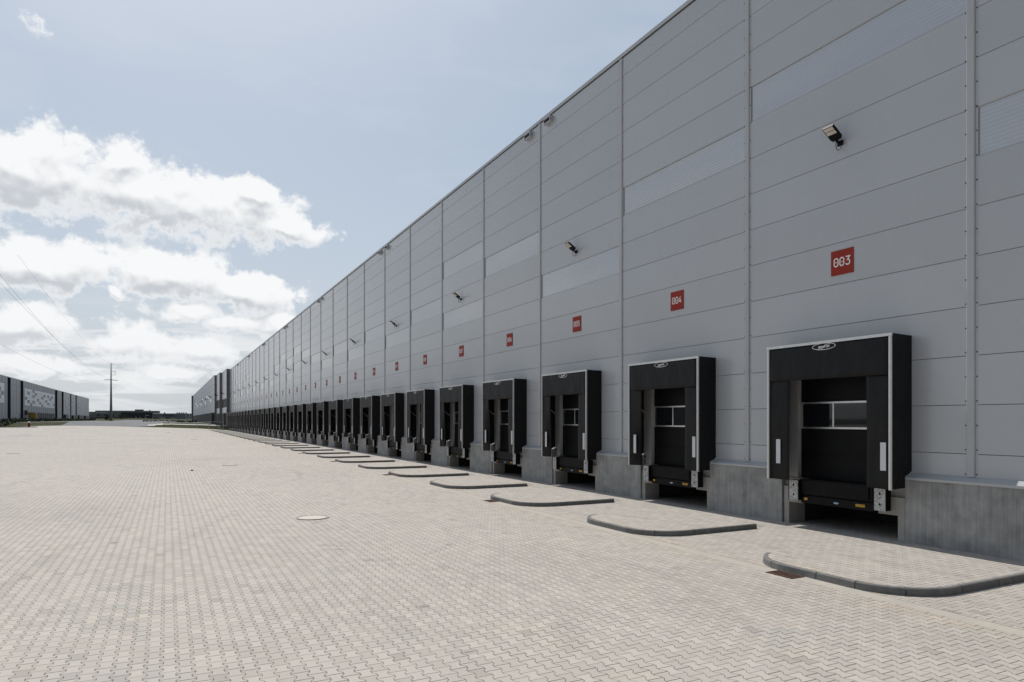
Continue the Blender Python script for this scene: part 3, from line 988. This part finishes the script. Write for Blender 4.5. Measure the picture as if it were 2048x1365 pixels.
# a loose stone on the paving
mb = MB(); mb.disc((0, 0), .07, 0, .05, 9); o = mb.build('stone', M['black']); o.location = (-13.47, 39.67, .001)
tag(o, 'small dark loose stone lying alone on the pavers', 'stone')

# ------------------------------------------------------------------ second hall beyond the grass bank, in line with the first
b2 = thing('far_warehouse', (0, 0, 0), 'grey warehouse beyond the grass bank with upright fins and a dark dock row', 'warehouse')
XB = -.75; GB = 1.0; ZB2 = 16.1
VOL = [(-.72, 194.3, 210.6), (-1.40, 210.6, 223.6), (-1.98, 223.6, 415.0)]
XB = -1.98
mb = MB(); mb.box(XB, 60, 223.62, 415, 5.0, ZB2 - .02); mb.box(1.5, 60, 223.62, 415, GB, 4.999); mb.build('wall', M['clad_light'], b2)
for k, (xo, ya, yb) in enumerate(VOL):
    mb = MB()
    if k < 2:
        for z0, z1 in ((4.6, 6.1), (8.5, ZB2 - .02)): mb.box(xo, 60, ya + .02, yb, z0, z1)
        mb.box(xo + 1.2, 60, ya + .02, yb, GB, 4.599); mb.box(xo + .5, 60, ya + .02, yb, 6.101, 8.499)
        mb.build('wall', M['clad_light'], b2)
        mb = MB(); mb.box(xo + .30, xo + .35, ya + .5, ya + (yb - ya) * .62, 6.15, 8.45); f = mb.build('window', M['glass'], b2)
        mb = MB()
        for q in range(4): mb.box(xo + .22, xo + .2999, ya + .5 + q * 2.4, ya + .62 + q * 2.4, 6.15, 8.45)
        mb.build('frame', M['jamb'], f)
        mb = MB(); mb.box(xo + .28, xo + .34, ya + (yb - ya) * .63, yb - .3, 6.15, 8.45); mb.build('window', M['poly'], b2)
        mb = MB(); mb.box(xo + 1.1, xo + 1.19, ya + .6, yb - .3, GB, 4.59); mb.build('entrance_glazing', M['clad_dark'], b2)
        for y0, y1 in ((ya + .6, ya + 1.0), (yb - .9, yb - .3)):
            mb = MB(); mb.box(xo, xo + .5, y0, y1, GB, 4.599); mb.build('pillar', M['clad'], b2)
    mb = MB(); mb.box(xo - .02, xo + 1.4 + (.0 if k else 1), ya - .35, ya + .0199, GB, ZB2 + .02); mb.build('upright_fin', M['clad_mid'], b2)
mb = MB(); mb.box(-2.7, 60, 415.01, 420, GB, ZB2 + .02); mb.build('upright_fin', M['clad_mid'], b2)
mb = MB()
for k in range(31):
    y = 227 + 6.0 * k; mb.box(XB - .03, XB - .001, y, y + .22, 5.05, ZB2 - .06)
for z in (7.5, 9.0, 10.5, 12.0, 13.5): mb.box(XB - .012, XB - .0009, 223.9, 414.9, z, z + .06)
mb.build('cladding_joint', M['clad_mid'], b2)
for k in range(13):
    y = 240 + 12 * k; z = 8.6 + (k * 7 % 3) * .9
    mb = MB(); mb.box(XB - .035, XB - .013, y, y + 5.5, z, z + 1.0); mb.build('translucent_band', M['poly'], b2)
for k in range(28):
    y = 232 + 6.3 * k; mb = MB(); mb.box(XB - .4, 2.4, y, y + 3.4, GB, 4.9); mb.build('dock_shelter', M['clad_dark'], b2)
for xo, ya, yb in VOL:
    mb = MB(); mb.prism_y([(xo - .03, ZB2 + .1), (xo - .03, ZB2 - .0), (60, ZB2 - .0), (60, ZB2 + .1)], ya + .03, yb - .36); mb.build('roof_coping', M['trim'], b2)
for k in range(6):
    mb = MB(); y = (203, 217, 236, 262, 288, 314)[k]
    x = VOL[min(k, 2)][0]
    mb.tube([(x, y, 9.9), (x - .5, y, 9.95), (x - 1.0, y, 10.25)], [.09, .12, .16], 6); o = mb.build('wall_lamp', M['black'])
    tag(o, 'floodlight on the far grey warehouse, number %d from its near end' % (k + 1), 'lamp', 'floodlights on the far warehouse')

# steps rail / pale gate frame at the foot of the second hall
for (x, y, lab) in ((-2.9, 197.0, 'pale metal barrier frame where the far warehouse meets the long facade'), (-4.6, 228.0, 'pale metal barrier frame in front of the dark far docks')):
    z = T(x, y)
    root = thing('barrier_frame', (x, y, z - .02), lab, 'barrier', 'barrier frames by the far warehouse')
    mb = MB(); mb.box(-2.0, 1.6, -.05, .05, 2.15, 2.27); mb.build('top_bar', M['jamb'], root)
    for xx in (-2.0, 1.48):
        mb = MB(); mb.box(xx, xx + .12, -.05, .05, 0, 2.149); mb.build('post', M['jamb'], root)

# ------------------------------------------------------------------ left hall
lb = thing('left_warehouse', (0, 0, 0), 'grey warehouse on the left with pale chequered cladding and dark recesses', 'warehouse')
XL = -53.3; GL = 1.6; ZL = 14.45
slots = [(226.3, 230.6), (244.6, 249.0), (313.6, 319.8), (332.4, 337.9), (358.9, 364.2), (379.2, 385.1)]
yy = 150.0
mb = MB()
mb_pale = MB()
for a, b_ in slots + [(441.0, None)]:
    (mb_pale if a > 340 else mb).box(XL - 7, XL, yy, a, GL, ZL, ''); yy = b_ if b_ else yy
mb_pale.build('pale_wall', M['clad_pale'], lb)
mb.box(XL - 70, XL - 7.001, 150, 441, GL, ZL - .2)
mb.build('wall', M['clad'], lb)
for k, (a, b_) in enumerate(slots):
    mb = MB(); mb.box(XL - 6.9, XL - .35 if k < 4 else XL - .5, a + .02, b_ - .02, GL, ZL - .45)
    mb2 = MB()
    if k < 4:
        mb = MB(); mb.box(XL - 6.9, XL - 5.5, a + .02, b_ - .02, GL, ZL - .4); mb.box(XL - 5.49, XL - .01, b_ - .06, b_ - .005, GL, ZL - .05)
        mb.build('dark_recess', M['clad_dark'], lb)  # shade on the unlit recess faces put into their dark colour
    else:
        mb.build('recessed_strip', M['clad_mid'], lb)
mb = MB()
for k in range(60):
    y = 152 + 4.8 * k
    if any(a - .2 < y < b_ for a, b_ in slots) or y > 440: continue
    mb.box(XL + .001, XL + .025, y, y + .14, GL + .5, ZL - .1)
for z in (9.0, 10.8, 12.6):
    yy = 150.2
    for a, b_ in slots + [(440.9, 0)]:
        mb.box(XL + .0011, XL + .012, yy, a - .1, z, z + .05); yy = b_ + .1
mb.build('cladding_joint', M['clad_mid'], lb)
# pale chequered field: panels with grey gaps
GAPS = {(1,1),(3,0),(4,1),(0,3),(1,4),(3,4),(3,2),(5,3),(7,2),(8,1),(9,3),(10,1),(11,2),(12,1),(2,5),(6,4),(10,4),(13,4),(7,5)}
mb = MB(); nc, nr = 14, 6
ya, yb, za, zb = 250.3, 311.6, 7.1, 12.35
for c in range(nc):
    for r in range(nr):
        if (c, r) in GAPS: continue
        y = ya + (yb - ya) * c / nc; z = zb - (zb - za) * (r + 1) / nr
        mb.box(XL + .026, XL + .09, y + .03, y + (yb - ya) / nc - .03, z + .015, z + (zb - za) / nr - .015)
mb.build('pale_cladding', M['clad_light'], lb)
mb = MB()
for c in range(5):
    for r in range(5):
        if (c, r) in {(4, 2), (3, 3), (1, 1), (3, 1)}: continue
        mb.box(XL + .026, XL + .09, 200 + 4.4 * c, 204.3 + 4.4 * c, 7.2 + 1.04 * r, 8.22 + 1.04 * r)
mb.build('pale_cladding', M['clad_light'], lb)
mb = MB()
for y, z in ((343, 9.2), (345, 8.4), (348, 10.2), (350, 7.6), (392, 9.4), (398, 8.3), (404, 7.9), (410, 8.8), (432, 9.2)):
    mb.box(XL + .026, XL + .09, y, y + 3.4, z, z + .9)
mb.build('pale_cladding', M['white'], lb)
for k in range(11):
    y = 258 + 4.55 * k
    mb = MB(); mb.box(XL + .02, XL + .75, y, y + 3.3, GL, 5.05); mb.build('dock_shelter', M['clad_dark'], lb)
for ya, yb, zt in ((338.5, 347, 5.0), (388, 408, 5.0), (416, 436, 4.9), (365, 378, 4.8)):
    mb = MB(); mb.box(XL + .02, XL + .7, ya, yb, GL, zt); mb.build('dock_shelter', M['clad_dark'], lb)
mb = MB(); mb.box(XL - .45, XL - .40, 364.8, 378.8, 6.6, 7.9); mb.build('window', M['glass'], lb)
mb = MB(); mb.box(XL + .03, XL + .6, 251.0, 253.0, 4.2, 5.6); mb.build('canopy', M['clad_dark'], lb)
mb = MB(); mb.box(0, 1.6, 0, 3.4, 0, 2.6); mb.box(.1, 1.5, .1, 3.3, 2.601, 2.75); mb.box(1.601, 1.66, .3, .4, .2, 2.4); mb.box(1.601, 1.66, 1.6, 1.7, .2, 2.4)
o = mb.build('container', simple('ochre_paint', (.33, .20, .03), .5)); o.location = (XL + 1.0, 252.0, T(XL + 1, 252))
tag(o, 'yellow metal container at the foot of the left warehouse', 'container')
mb = MB(); mb.prism_y([(XL + .04, ZL + .05), (XL + .04, ZL - .12), (XL - 8, ZL - .12), (XL - 8, ZL + .05)][::-1], 150, 441.1); mb.build('roof_coping', M['trim'], lb)

# ------------------------------------------------------------------ dark hall on the horizon
fb = thing('distant_factory', (0, 0, 0), 'low charcoal factory building on the horizon behind the steel pole', 'factory')
def far_box(nm, mat, x0, x1, z0, z1, dy=0.0, depth=60, sub=None):
    mb = MB(); mb.box(x0, x1, 800 + dy, 800 + dy + depth, z0, z1); return mb.build(nm, mat, sub or fb)
far_box('wall', M['charcoal'], -92, -57.01, 2.0, 11.0)
far_box('wall', M['clad_dark'], -57, -29.01, 2.0, 10.4, -.4)
far_box('wall', M['charcoal'], -29, 40, 2.0, 9.6)
far_box('upper_wall', M['charcoal'], -80, -22, 10.4, 12.3, 6)
far_box('roof_unit', M['clad_mid'], -45, -37, 12.301, 13.7, 10, 10)
for x in (-32, -18, -6, -4, -2, 0, 2.5): far_box('roof_unit', M['clad_mid'], x, x + 1.4, 9.601 if x > -22 else 12.301, 10.7 if x > -22 else 13.0, 8, 4)
for x0, x1, z in ((-90, -83, 8.6), (-79, -68, 9.6), (-28, -23, 9.0)): far_box('sign_band', M['stripe'], x0, x1, z, z + .7, -.45, .3)
mb = MB(); mb.box(-92, -90.4, 799.5, 799.8, 8.5, 9.7); mb.build('sign_band', M['redpaint'], fb)
for x in (-89, -78, -72, -70.5, -66): 
    for z in (4.4, 7.0): far_box('window', M['clad_dark'], x, x + 2.3, z, z + 1.3, -.2, .1)
for x in (-35, -33, -35.5, -44, -40.5): far_box('window', M['stripe'], x, x + 1.0, 7.0 if x > -36 and x != -35.5 else 5.0, 8.0 if x > -36 and x != -35.5 else 5.9, -.6, .1)
for k in range(7): far_box('window', M['clad_dark'], -19 + 1.6 * k, -18 + 1.6 * k, 6.6, 7.8, -.2, .1)
for x in (4.5, 7.8, 11): far_box('pale_strip', M['clad_light'], x - 2, x - 1.3, 5.6, 9.0, -.2, .1)

# cars parked before it
def make_car(mat, lab):
    root = thing('parked_car', (0, 0, 0), lab, 'car', 'cars parked by the distant factory')
    mb = MB()
    P = [(-2.1, .35), (2.1, .35), (2.15, .75), (1.2, .95), (.55, 1.42), (-1.2, 1.42), (-1.85, .95), (-2.15, .9)]
    mb.prism([(x, -.85, z) for x, z in P], (0, 1.7, 0)); mb.build('body', mat, root)
    mb = MB(); mb.prism([(x, -.86, z) for x, z in ((1.0, .97), (.5, 1.36), (-1.15, 1.36), (-1.6, .97))], (0, 1.72, 0)); mb.build('windows', M['glass'], root)
    for x in (-1.35, 1.3):
        for y in (-.88, .70):
            mb = MB(); mb.prism([(x + .32 * math.cos(a * .524), y, .32 + .32 * math.sin(a * .524)) for a in range(12)], (0, .18, 0)); mb.build('wheel', M['rubber'], root)
    return root
for k, (x, mt, lab) in enumerate(((-24.5, 'cardark', 'dark car parked leftmost in the row before the distant factory'), (-19.5, 'carwhite', 'white car parked second from left before the distant factory'),
                                  (-14.5, 'cardark', 'dark car parked between two white cars before the distant factory'), (-9.5, 'carwhite', 'white car in the middle of the distant parking row'),
                                  (4.5, 'carwhite', 'white car parked rightmost before the distant factory'))):
    c = make_car(M[mt], lab); c.location = (x, 770, T(x, 770) + .01)

# ------------------------------------------------------------------ steel power pole and lines
PX_, PY_ = -36.8, 347.4
pz = T(PX_, PY_)
po = thing('power_pole', (PX_, PY_, pz), 'tall tapered grey steel power pole with crossarm, black and yellow base', 'power pole')
mb = MB(); mb.tube([(0, 0, -.3), (0, 0, 10), (0, 0, 18), (0, 0, 25.4)], [.62, .42, .28, .16], 14); mb.build('mast', M['steelpole'], po, True)
ZA = 17.9
mb = MB(); mb.tube([(-2.7, 0, ZA + .05), (0, 0, ZA + .12), (2.7, 0, ZA - .05)], [.10, .17, .10], 6); mb.build('crossarm', M['steelpole'], po)
mb = MB(); mb.tube([(0, 0, 21.7), (1.7, 0, 21.75)], .07, 6); mb.tube([(0, 0, 20.3), (1.7, 0, 20.1)], .07, 6); mb.tube([(1.65, 0, 21.7), (1.65, 0, 20.1)], .05, 6); mb.build('side_bracket', M['steelpole'], po)
mb = MB(); mb.tube([(0, 0, 25.0), (1.0, 0, 24.8)], .05, 6); mb.build('top_bracket', M['steelpole'], po)
mb = MB()
for k in range(10):
    mb.cur = k % 2
    a0, a1 = 2 * math.pi * k / 10, 2 * math.pi * (k + 1) / 10
    for q in range(3):
        b0, b1 = a0 + (a1 - a0) * q / 3, a0 + (a1 - a0) * (q + 1) / 3
        mb.quad((.95 * math.cos(b0), .95 * math.sin(b0), -.3), (.95 * math.cos(b1), .95 * math.sin(b1), -.3), (.9 * math.cos(b1), .9 * math.sin(b1), .7), (.9 * math.cos(b0), .9 * math.sin(b0), .7))
        mb.quad((.9 * math.cos(b0), .9 * math.sin(b0), .7), (.9 * math.cos(b1), .9 * math.sin(b1), .7), (.5 * math.cos(b1), .5 * math.sin(b1), .9), (.5 * math.cos(b0), .5 * math.sin(b0), .9))
mb.build('striped_base', [M['yellow'], M['black']], po)
def wire(a, b_, sag, label, r=.012):
    a, b_ = Vector(a), Vector(b_); pts = []
    for k in range(41):
        t_ = k / 40; p = a.lerp(b_, t_); p.z -= sag * 4 * t_ * (1 - t_); pts.append(p)
    mb = MB(); mb.tube(pts, r, 5); o = mb.build('power_line', M['cable'])
    tag(o, label, 'power line', 'overhead power lines')
wire((PX_ - 2.6, PY_, pz + ZA), (-33.0, 70, 12.9), 3.0, 'lowest overhead wire, running from the crossarm over the left warehouse')
wire((PX_ + 2.6, PY_, pz + ZA), (-30.4, 80, 17.6), 3.0, 'overhead wire from the right end of the crossarm, lower of a close pair')
wire((PX_ + 1.65, PY_, pz + 20.1), (-30.2, 80, 18.4), 4.6, 'overhead wire from the side bracket, upper of a close pair')
wire((PX_ + 1.0, PY_, pz + 24.8), (-27.5, 80, 18.6), 2.4, 'thin topmost overhead wire from the pole tip to the upper left', .008)
for k, (x, z) in enumerate(((2.6, ZA), (1.65, 20.1), (-2.6, ZA))):
    wire((PX_ + x, PY_, pz + z), (14.0 + k, 760, 12.5), 4.0, ('thin wire leaving the pole to the right, %s of three' % ('middle', 'upper', 'lower')[k]), .012)

# ------------------------------------------------------------------ small things at the far left of the yard
def post_thing(nm, x, y, lab, cat):
    return thing(nm, (x, y, T(x, y) - .01), lab, cat)
hy = post_thing('fire_hydrant', -40.21, 171, 'red fire hydrant post with white cap on the small grass island', 'hydrant')
mb = MB(); mb.tube([(0, 0, 0), (0, 0, .95)], .20, 10); mb.tube([(-.3, 0, .7), (.3, 0, .7)], .09, 8); mb.build('body', M['redpaint'], hy)
mb = MB(); mb.tube([(0, 0, .951), (0, 0, 1.1), (0, 0, 1.18)], [.24, .22, .08], 10); mb.build('cap', M['white'], hy)
bo = post_thing('marker_post', -49.5, 214, 'grey marker post with white top behind the hydrant', 'post')
mb = MB(); mb.tube([(0, 0, 0), (0, 0, 1.45)], .16, 8); mb.build('post', M['jamb'], bo)
mb = MB(); mb.tube([(0, 0, 1.451), (0, 0, 1.9)], .26, 8); mb.build('cap', M['white'], bo)
ho = post_thing('guard_hoop', -36.3, 116.5, 'pale bent tube guard hoop at the left edge of the yard', 'guard hoop')
mb = MB()
mb.tube([(.55, 0, 0), (.55, 0, .95), (.48, 0, 1.12), (.3, 0, 1.2), (-.6, 0, 1.2), (-.78, 0, 1.12), (-.85, 0, .95), (-.85, 0, 0)], .085, 8)
mb.build('tube', simple('cream_paint', (.55, .52, .42), .5), ho)
mb = MB(); mb.tube([(.55, 0, .15), (.55, 0, .55)], .09, 8); mb.build('black_band', M['black'], ho)
for (x, y, rx, ry, lab) in ((-43.5, 170.8, 4.8, 1.8, 'low grass island with kerb around the red hydrant'), (-38.4, 116.0, 3.1, 1.2, 'low grass island with kerb under the guard hoop')):
    root = thing('grass_island', (x, y, H(x, y) + .0), lab, 'grass island', 'small grass islands at the left')
    mb = MB(); n = 28
    mb.v += [(rx * math.cos(2*math.pi*k/n), ry * math.sin(2*math.pi*k/n), z) for z in (-.2, .12) for k in range(n)]
    for k in range(n): mb.f.append((k, (k+1) % n, n + (k+1) % n, n + k)); mb.m.append(0)
    mb.f.append(tuple(n + k for k in range(n))); mb.m.append(0)
    mb.build('kerb', M['kerb'], root)
    mb = MB()
    mb.v += [((rx - .2) * math.cos(2*math.pi*k/n), (ry - .15) * math.sin(2*math.pi*k/n), .125) for k in range(n)] + [(0, 0, .2)]
    for k in range(n): mb.f.append((k, (k+1) % n, n)); mb.m.append(0)
    mb.build('turf', M['grass'], root)

# hedges and shrubs in the distance
def hedge(x0, x1, y, h, dep, lab, name='hedge', y1=None):
    mb = MB(); L = abs(x1 - x0) if y1 is None else abs(y1 - y)
    for k in range(int(L * dep * h * 9) + 150):
        x = random.uniform(x0, x1); yy = y + random.uniform(-dep / 2, dep / 2) if y1 is None else random.uniform(y, y1); z = T(x, yy) + random.random() ** .8 * h
        s = random.uniform(.12, .32)
        d1 = Vector((random.uniform(-1, 1), random.uniform(-1, 1), random.uniform(-1, 1))).normalized() * s
        d2 = Vector((random.uniform(-1, 1), random.uniform(-1, 1), random.uniform(-1, 1))).normalized() * s
        c = Vector((x, yy, z)); mb.quad(c - d1, c - d2, c + d1, c + d2)
    o = mb.build(name, M['leaf']); tag(o, lab, 'hedge' if name == 'hedge' else 'shrub', 'planting before the distant buildings')
hedge(-24, -1.5, 330, .7, 3, 'long low dark hedge left of the far warehouse')
hedge(-12, -1.5, 285, .6, 2, 'short low dark hedge in front of the far warehouse')
hedge(-50, -47, 172, .85, 3, 'long dark planting strip running along the left warehouse', 'hedge', 405)
hedge(-86, -40, 640, 1.2, 3, 'hedge behind the steel pole before the distant factory')
hedge(-66, -62, 780, 4.5, 3, 'bushy dark shrub left of the dark glazed factory wall', 'shrub')
hedge(-58, -50, 780, 3.6, 3, 'wide dark shrub before the dark glazed factory wall', 'shrub')
hedge(-44.5, -42.0, 425, 2.6, 3, 'dark bush at the far corner of the left warehouse', 'shrub')

# ------------------------------------------------------------------ sky, sun
SUN_EL, SUN_AZ = 55.0, -.5                       # azimuth from +Y towards +X, degrees
SUNV = (math.sin(R(SUN_AZ)) * math.cos(R(SUN_EL)), math.cos(R(SUN_AZ)) * math.cos(R(SUN_EL)), math.sin(R(SUN_EL)))
world = bpy.data.worlds.new('World'); scene.world = world; world.use_nodes = True; world.cycles.sampling_method = 'NONE'
wt = world.node_tree; wt.nodes.clear(); t = NT(wt)
sky = t.node('ShaderNodeTexSky', sky_type='NISHITA'); sky.sun_disc = False
sky.sun_elevation = R(SUN_EL); sky.sun_rotation = R(SUN_AZ); sky.air_density = 1.0; sky.dust_density = 3.0; sky.ozone_density = 1.5
# cloud density as a function of (azimuth, elevation) in degrees
CL = [(-9.25,16.60,6.6,4.0,5.8),(-2.06,16.25,7.2,3.3,-3.1),(4.6,15.8,6.2,2.9,-5.3),(8.3,15.1,4.0,1.6,-9),(-3.06,18.25,2.8,1.8,4.8),(6.2,17.2,3.0,1.5,-5),
      (-7.83,10.55,6.4,2.4,3.6),(0.12,10.72,6.2,2.4,1.6),(5.34,9.86,4.6,2.1,-4.7),(-9.22,6.58,4.6,2.1,-2.5),(1.41,8.21,3.2,1.0,-2.4),(4.74,7.57,3.2,1.0,-1.3),
      (-2.56,5.76,3.1,1.7,-3.3),(2.27,5.44,3.1,1.7,-4.2),(-9.02,3.83,4.0,1.2,-1.8),(0.42,3.58,4.0,.95,-1.6),(8.32,7.35,2.2,1.7,-4.5),(-3.4,9.37,1.2,.6,-33),
      (-26,13,8,3,3),(-45,11,11,3,0),(62,15,14,3.5,4),(-85,13,16,4,0)]
def cloud_group(name, det1, det2, fine):
  grp = bpy.data.node_groups.new(name, 'ShaderNodeTree')
  grp.interface.new_socket('P', in_out='INPUT', socket_type='NodeSocketVector')
  grp.interface.new_socket('D', in_out='OUTPUT', socket_type='NodeSocketFloat')
  g = NT(grp); gi = g.node('NodeGroupInput'); go = g.node('NodeGroupOutput')
  P_ = gi.outputs[0]
  warp = g.node('ShaderNodeTexNoise', noise_dimensions='2D'); g.l.new(P_, warp.inputs['Vector']); warp.inputs['Scale'].default_value = .42; warp.inputs['Detail'].default_value = 4
  wv = g.node('ShaderNodeVectorMath', operation='MULTIPLY_ADD'); g.l.new(warp.outputs['Color'], wv.inputs[0]); wv.inputs[1].default_value = (1.6, 1.0, 0); 
  wv0 = g.node('ShaderNodeVectorMath', operation='ADD'); g.l.new(P_, wv0.inputs[0]); wv0.inputs[1].default_value = (-.8, -.5, 0)
  g.l.new(wv0.outputs[0], wv.inputs[2])
  sx = g.sep(wv.outputs[0]); shape = None
  for (cx, cy, a, b_, an) in CL:
      c_, s_ = math.cos(R(an)), math.sin(R(an))
      dx = g.math('SUBTRACT', sx[0], cx); dy = g.math('SUBTRACT', sx[1], cy)
      u = g.math('MULTIPLY_ADD', dx, c_ / a, g.math('MULTIPLY', dy, s_ / a))
      v = g.math('MULTIPLY_ADD', dy, c_ / b_, g.math('MULTIPLY', dx, -s_ / b_))
      r2 = g.math('MULTIPLY_ADD', u, u, g.math('MULTIPLY', v, v))
      e = g.math('SUBTRACT', 1.0, g.math('SQRT', r2))
      if shape is None: shape = e
      else:
          sm = g.node('ShaderNodeMath', operation='SMOOTH_MAX'); g.put(sm.inputs[0], shape); g.put(sm.inputs[1], e); sm.inputs[2].default_value = .12; shape = sm.outputs[0]
  n1 = g.noise(g.scalevec(P_, (1.0, 1.25, 1)), .34, 2, .5, '2D', .1)
  def billow(sc, det):
    vo = g.node('ShaderNodeTexVoronoi', voronoi_dimensions='2D', feature='SMOOTH_F1', normalize=True)
    g.l.new(g.scalevec(wv.outputs[0], (1.0, 1.12, 1)), vo.inputs['Vector'])
    vo.inputs['Scale'].default_value = sc; vo.inputs['Detail'].default_value = det; vo.inputs['Roughness'].default_value = .52
    vo.inputs['Lacunarity'].default_value = 2.3; vo.inputs['Smoothness'].default_value = .35
    return vo.outputs['Distance']
  bl = billow(.42, det1)
  nn = g.math('ADD', g.math('MULTIPLY', g.math('SUBTRACT', n1, .5), 1.5), g.math('MULTIPLY', g.math('SUBTRACT', .36, bl), 1.5))
  if fine: nn = g.math('ADD', nn, g.math('MULTIPLY', g.math('SUBTRACT', g.noise(P_, 2.2, det2, .6, '2D', .2), .5), fine))
  g.l.new(g.math('ADD', g.math('MULTIPLY', g.math('MAXIMUM', shape, -1.2), 1.45), nn), go.inputs[0])
  grp.interface.new_socket('S', in_out='OUTPUT', socket_type='NodeSocketFloat')
  g.l.new(g.math('MAXIMUM', shape, -1.2), go.inputs[1])
  return grp
CG1 = cloud_group('cloud_density', 3.5, 7, .62)
CG2 = cloud_group('cloud_body', 1.6, 0, 0)
tc = t.node('ShaderNodeTexCoord'); sv = t.sep(tc.outputs['Generated'])
az = t.math('MULTIPLY', t.math('ARCTAN2', sv[0], sv[1]), 180 / math.pi)
el = t.math('MULTIPLY', t.math('ARCSINE', t.math('MINIMUM', t.math('MAXIMUM', sv[2], -1.0), 1.0)), 180 / math.pi)
def dens(ox, oy, grp):
    nd = t.node('ShaderNodeGroup'); nd.node_tree = grp
    t.l.new(t.comb(t.math('ADD', az, ox), t.math('ADD', el, oy), 0.0), nd.inputs[0]); return nd.outputs
o0 = dens(0, 0, CG1); o1 = dens(.06, .50, CG2); o2 = dens(.1, 1.3, CG2); oc = dens(0, 0, CG2)
d0 = o0[0]
alpha = t.math('MULTIPLY', t.ramp(d0, .12, .66, 0, 1, True), t.ramp(el, .3, 3.0, .25, 1.0))
# sunlit from above: the lower side of each bank is greyer, with soft relief from the billows
under = t.math('MULTIPLY', t.math('SUBTRACT', o2[1], o0[1]), 1.25)
relief = t.math('MULTIPLY', t.math('SUBTRACT', o1[0], oc[0]), .75)
thick = t.ramp(d0, .25, 1.0, 0, 1, True)
dark = t.math('MULTIPLY', t.ramp(t.math('ADD', under, relief), -.50, .52, 0, 1, True), thick)
shade = t.math('SUBTRACT', 1.0, dark)
ccol = t.mix(shade, (.575, .605, .645), (.94, .948, .957))
ccol = t.mix(t.ramp(el, 1.0, 9.0, .6, 0.0), ccol, (.83, .85, .875))
# a thin veil of haze over the blue, thicker towards the horizon
skc = t.node('ShaderNodeVectorMath', operation='SCALE'); t.l.new(sky.outputs[0], skc.inputs[0]); skc.inputs['Scale'].default_value = .10
hz = t.ramp(el, 0.0, 40.0, .80, .58)
veil = t.mix(hz, skc.outputs[0], t.mix(t.ramp(el, 0, 22), (.63, .685, .74), (.43, .53, .64)))
nrm = t.node('ShaderNodeVectorMath', operation='DOT_PRODUCT'); t.l.new(tc.outputs['Generated'], nrm.inputs[0]); nrm.inputs[1].default_value = tuple(SUNV)
away = t.ramp(nrm.outputs['Value'], -.05, .58, .30, 1.0, True)
vs_ = t.node('ShaderNodeVectorMath', operation='SCALE'); t.l.new(veil, vs_.inputs[0]); t.l.new(away, vs_.inputs['Scale']); veil = vs_.outputs[0]
streak = t.math('MULTIPLY', t.ramp(t.noise(t.comb(t.math('MULTIPLY', az, .35), el, 0.0), .16, 6, .6, '2D'), .48, .75), .16)
veil = t.mix(streak, veil, (.80, .83, .86))
# many small flat clouds merge near the horizon
hb = t.noise(t.comb(t.math('MULTIPLY', az, .16), t.math('MULTIPLY', el, 1.2), 0.0), .8, 6, .58, '2D', .5)
hmask = t.math('MULTIPLY', t.math('MULTIPLY', t.ramp(hb, .42, .60, 0, 1, True), t.ramp(el, 4.0, 9.5, .9, 0.0, True)), t.ramp(el, -.5, 3.0, 0.2, 1.0, True))
veil = t.mix(hmask, veil, t.mix(t.ramp(hb, .45, .72), (.76, .79, .82), (.90, .91, .92)))
# one thin wisp high on the left
wx = t.math('ADD', az, 8.1); wy = t.math('SUBTRACT', el, 25.4)
wu = t.math('ADD', t.math('MULTIPLY', wx, .62), t.math('MULTIPLY', wy, -.55)); wq = t.math('ADD', t.math('MULTIPLY', wx, .95), t.math('MULTIPLY', wy, 1.15))
wr = t.math('ADD', t.math('MULTIPLY', wu, wu), t.math('MULTIPLY', wq, wq))
wal = t.math('MULTIPLY', t.ramp(t.math('ADD', wr, t.math('MULTIPLY', t.noise(t.comb(az, el, 0.0), 1.6, 6, .65, '2D', .3), 2.6)), 1.1, 2.1, 1, 0, True), .75)
veil = t.mix(wal, veil, (.93, .94, .95))
fin = t.mix(alpha, veil, ccol)
bgn = t.node('ShaderNodeBackground'); t.l.new(fin, bgn.inputs[0]); bgn.inputs[1].default_value = 1.0
wo = t.node('ShaderNodeOutputWorld'); t.l.new(bgn.outputs[0], wo.inputs[0])

sd = bpy.data.lights.new('sun', 'SUN'); sd.energy = 3.9; sd.angle = R(.53); sd.color = (1.0, .962, .90)
so = bpy.data.objects.new('sun', sd); COL.objects.link(so)
dirv = Vector((math.sin(R(SUN_AZ)) * math.cos(R(SUN_EL)), math.cos(R(SUN_AZ)) * math.cos(R(SUN_EL)), math.sin(R(SUN_EL))))
so.rotation_euler = (-dirv).to_track_quat('-Z', 'Y').to_euler(); so.location = (0, 0, 60)

# ------------------------------------------------------------------ camera
F, XV, YH = 1362.0, 335.0, 840.5
cd = bpy.data.cameras.new('camera'); cd.sensor_fit = 'HORIZONTAL'; cd.sensor_width = 36; cd.lens = F / 2048 * 36
cd.shift_y = (YH - 682.5) / 2048; cd.clip_start = .1; cd.clip_end = 9000
co = bpy.data.objects.new('camera', cd); COL.objects.link(co)
co.location = (-14.62, 0, 2.677); co.rotation_euler = (R(90), 0, -math.atan((1024 - XV) / F))
scene.camera = co
scene.view_settings.view_transform = 'Standard'; scene.view_settings.look = 'None'
scene.view_settings.exposure = 0; scene.view_settings.gamma = 1; scene.view_settings.use_curve_mapping = False
scene.cycles.max_bounces = 6; scene.cycles.diffuse_bounces = 4; scene.cycles.glossy_bounces = 3
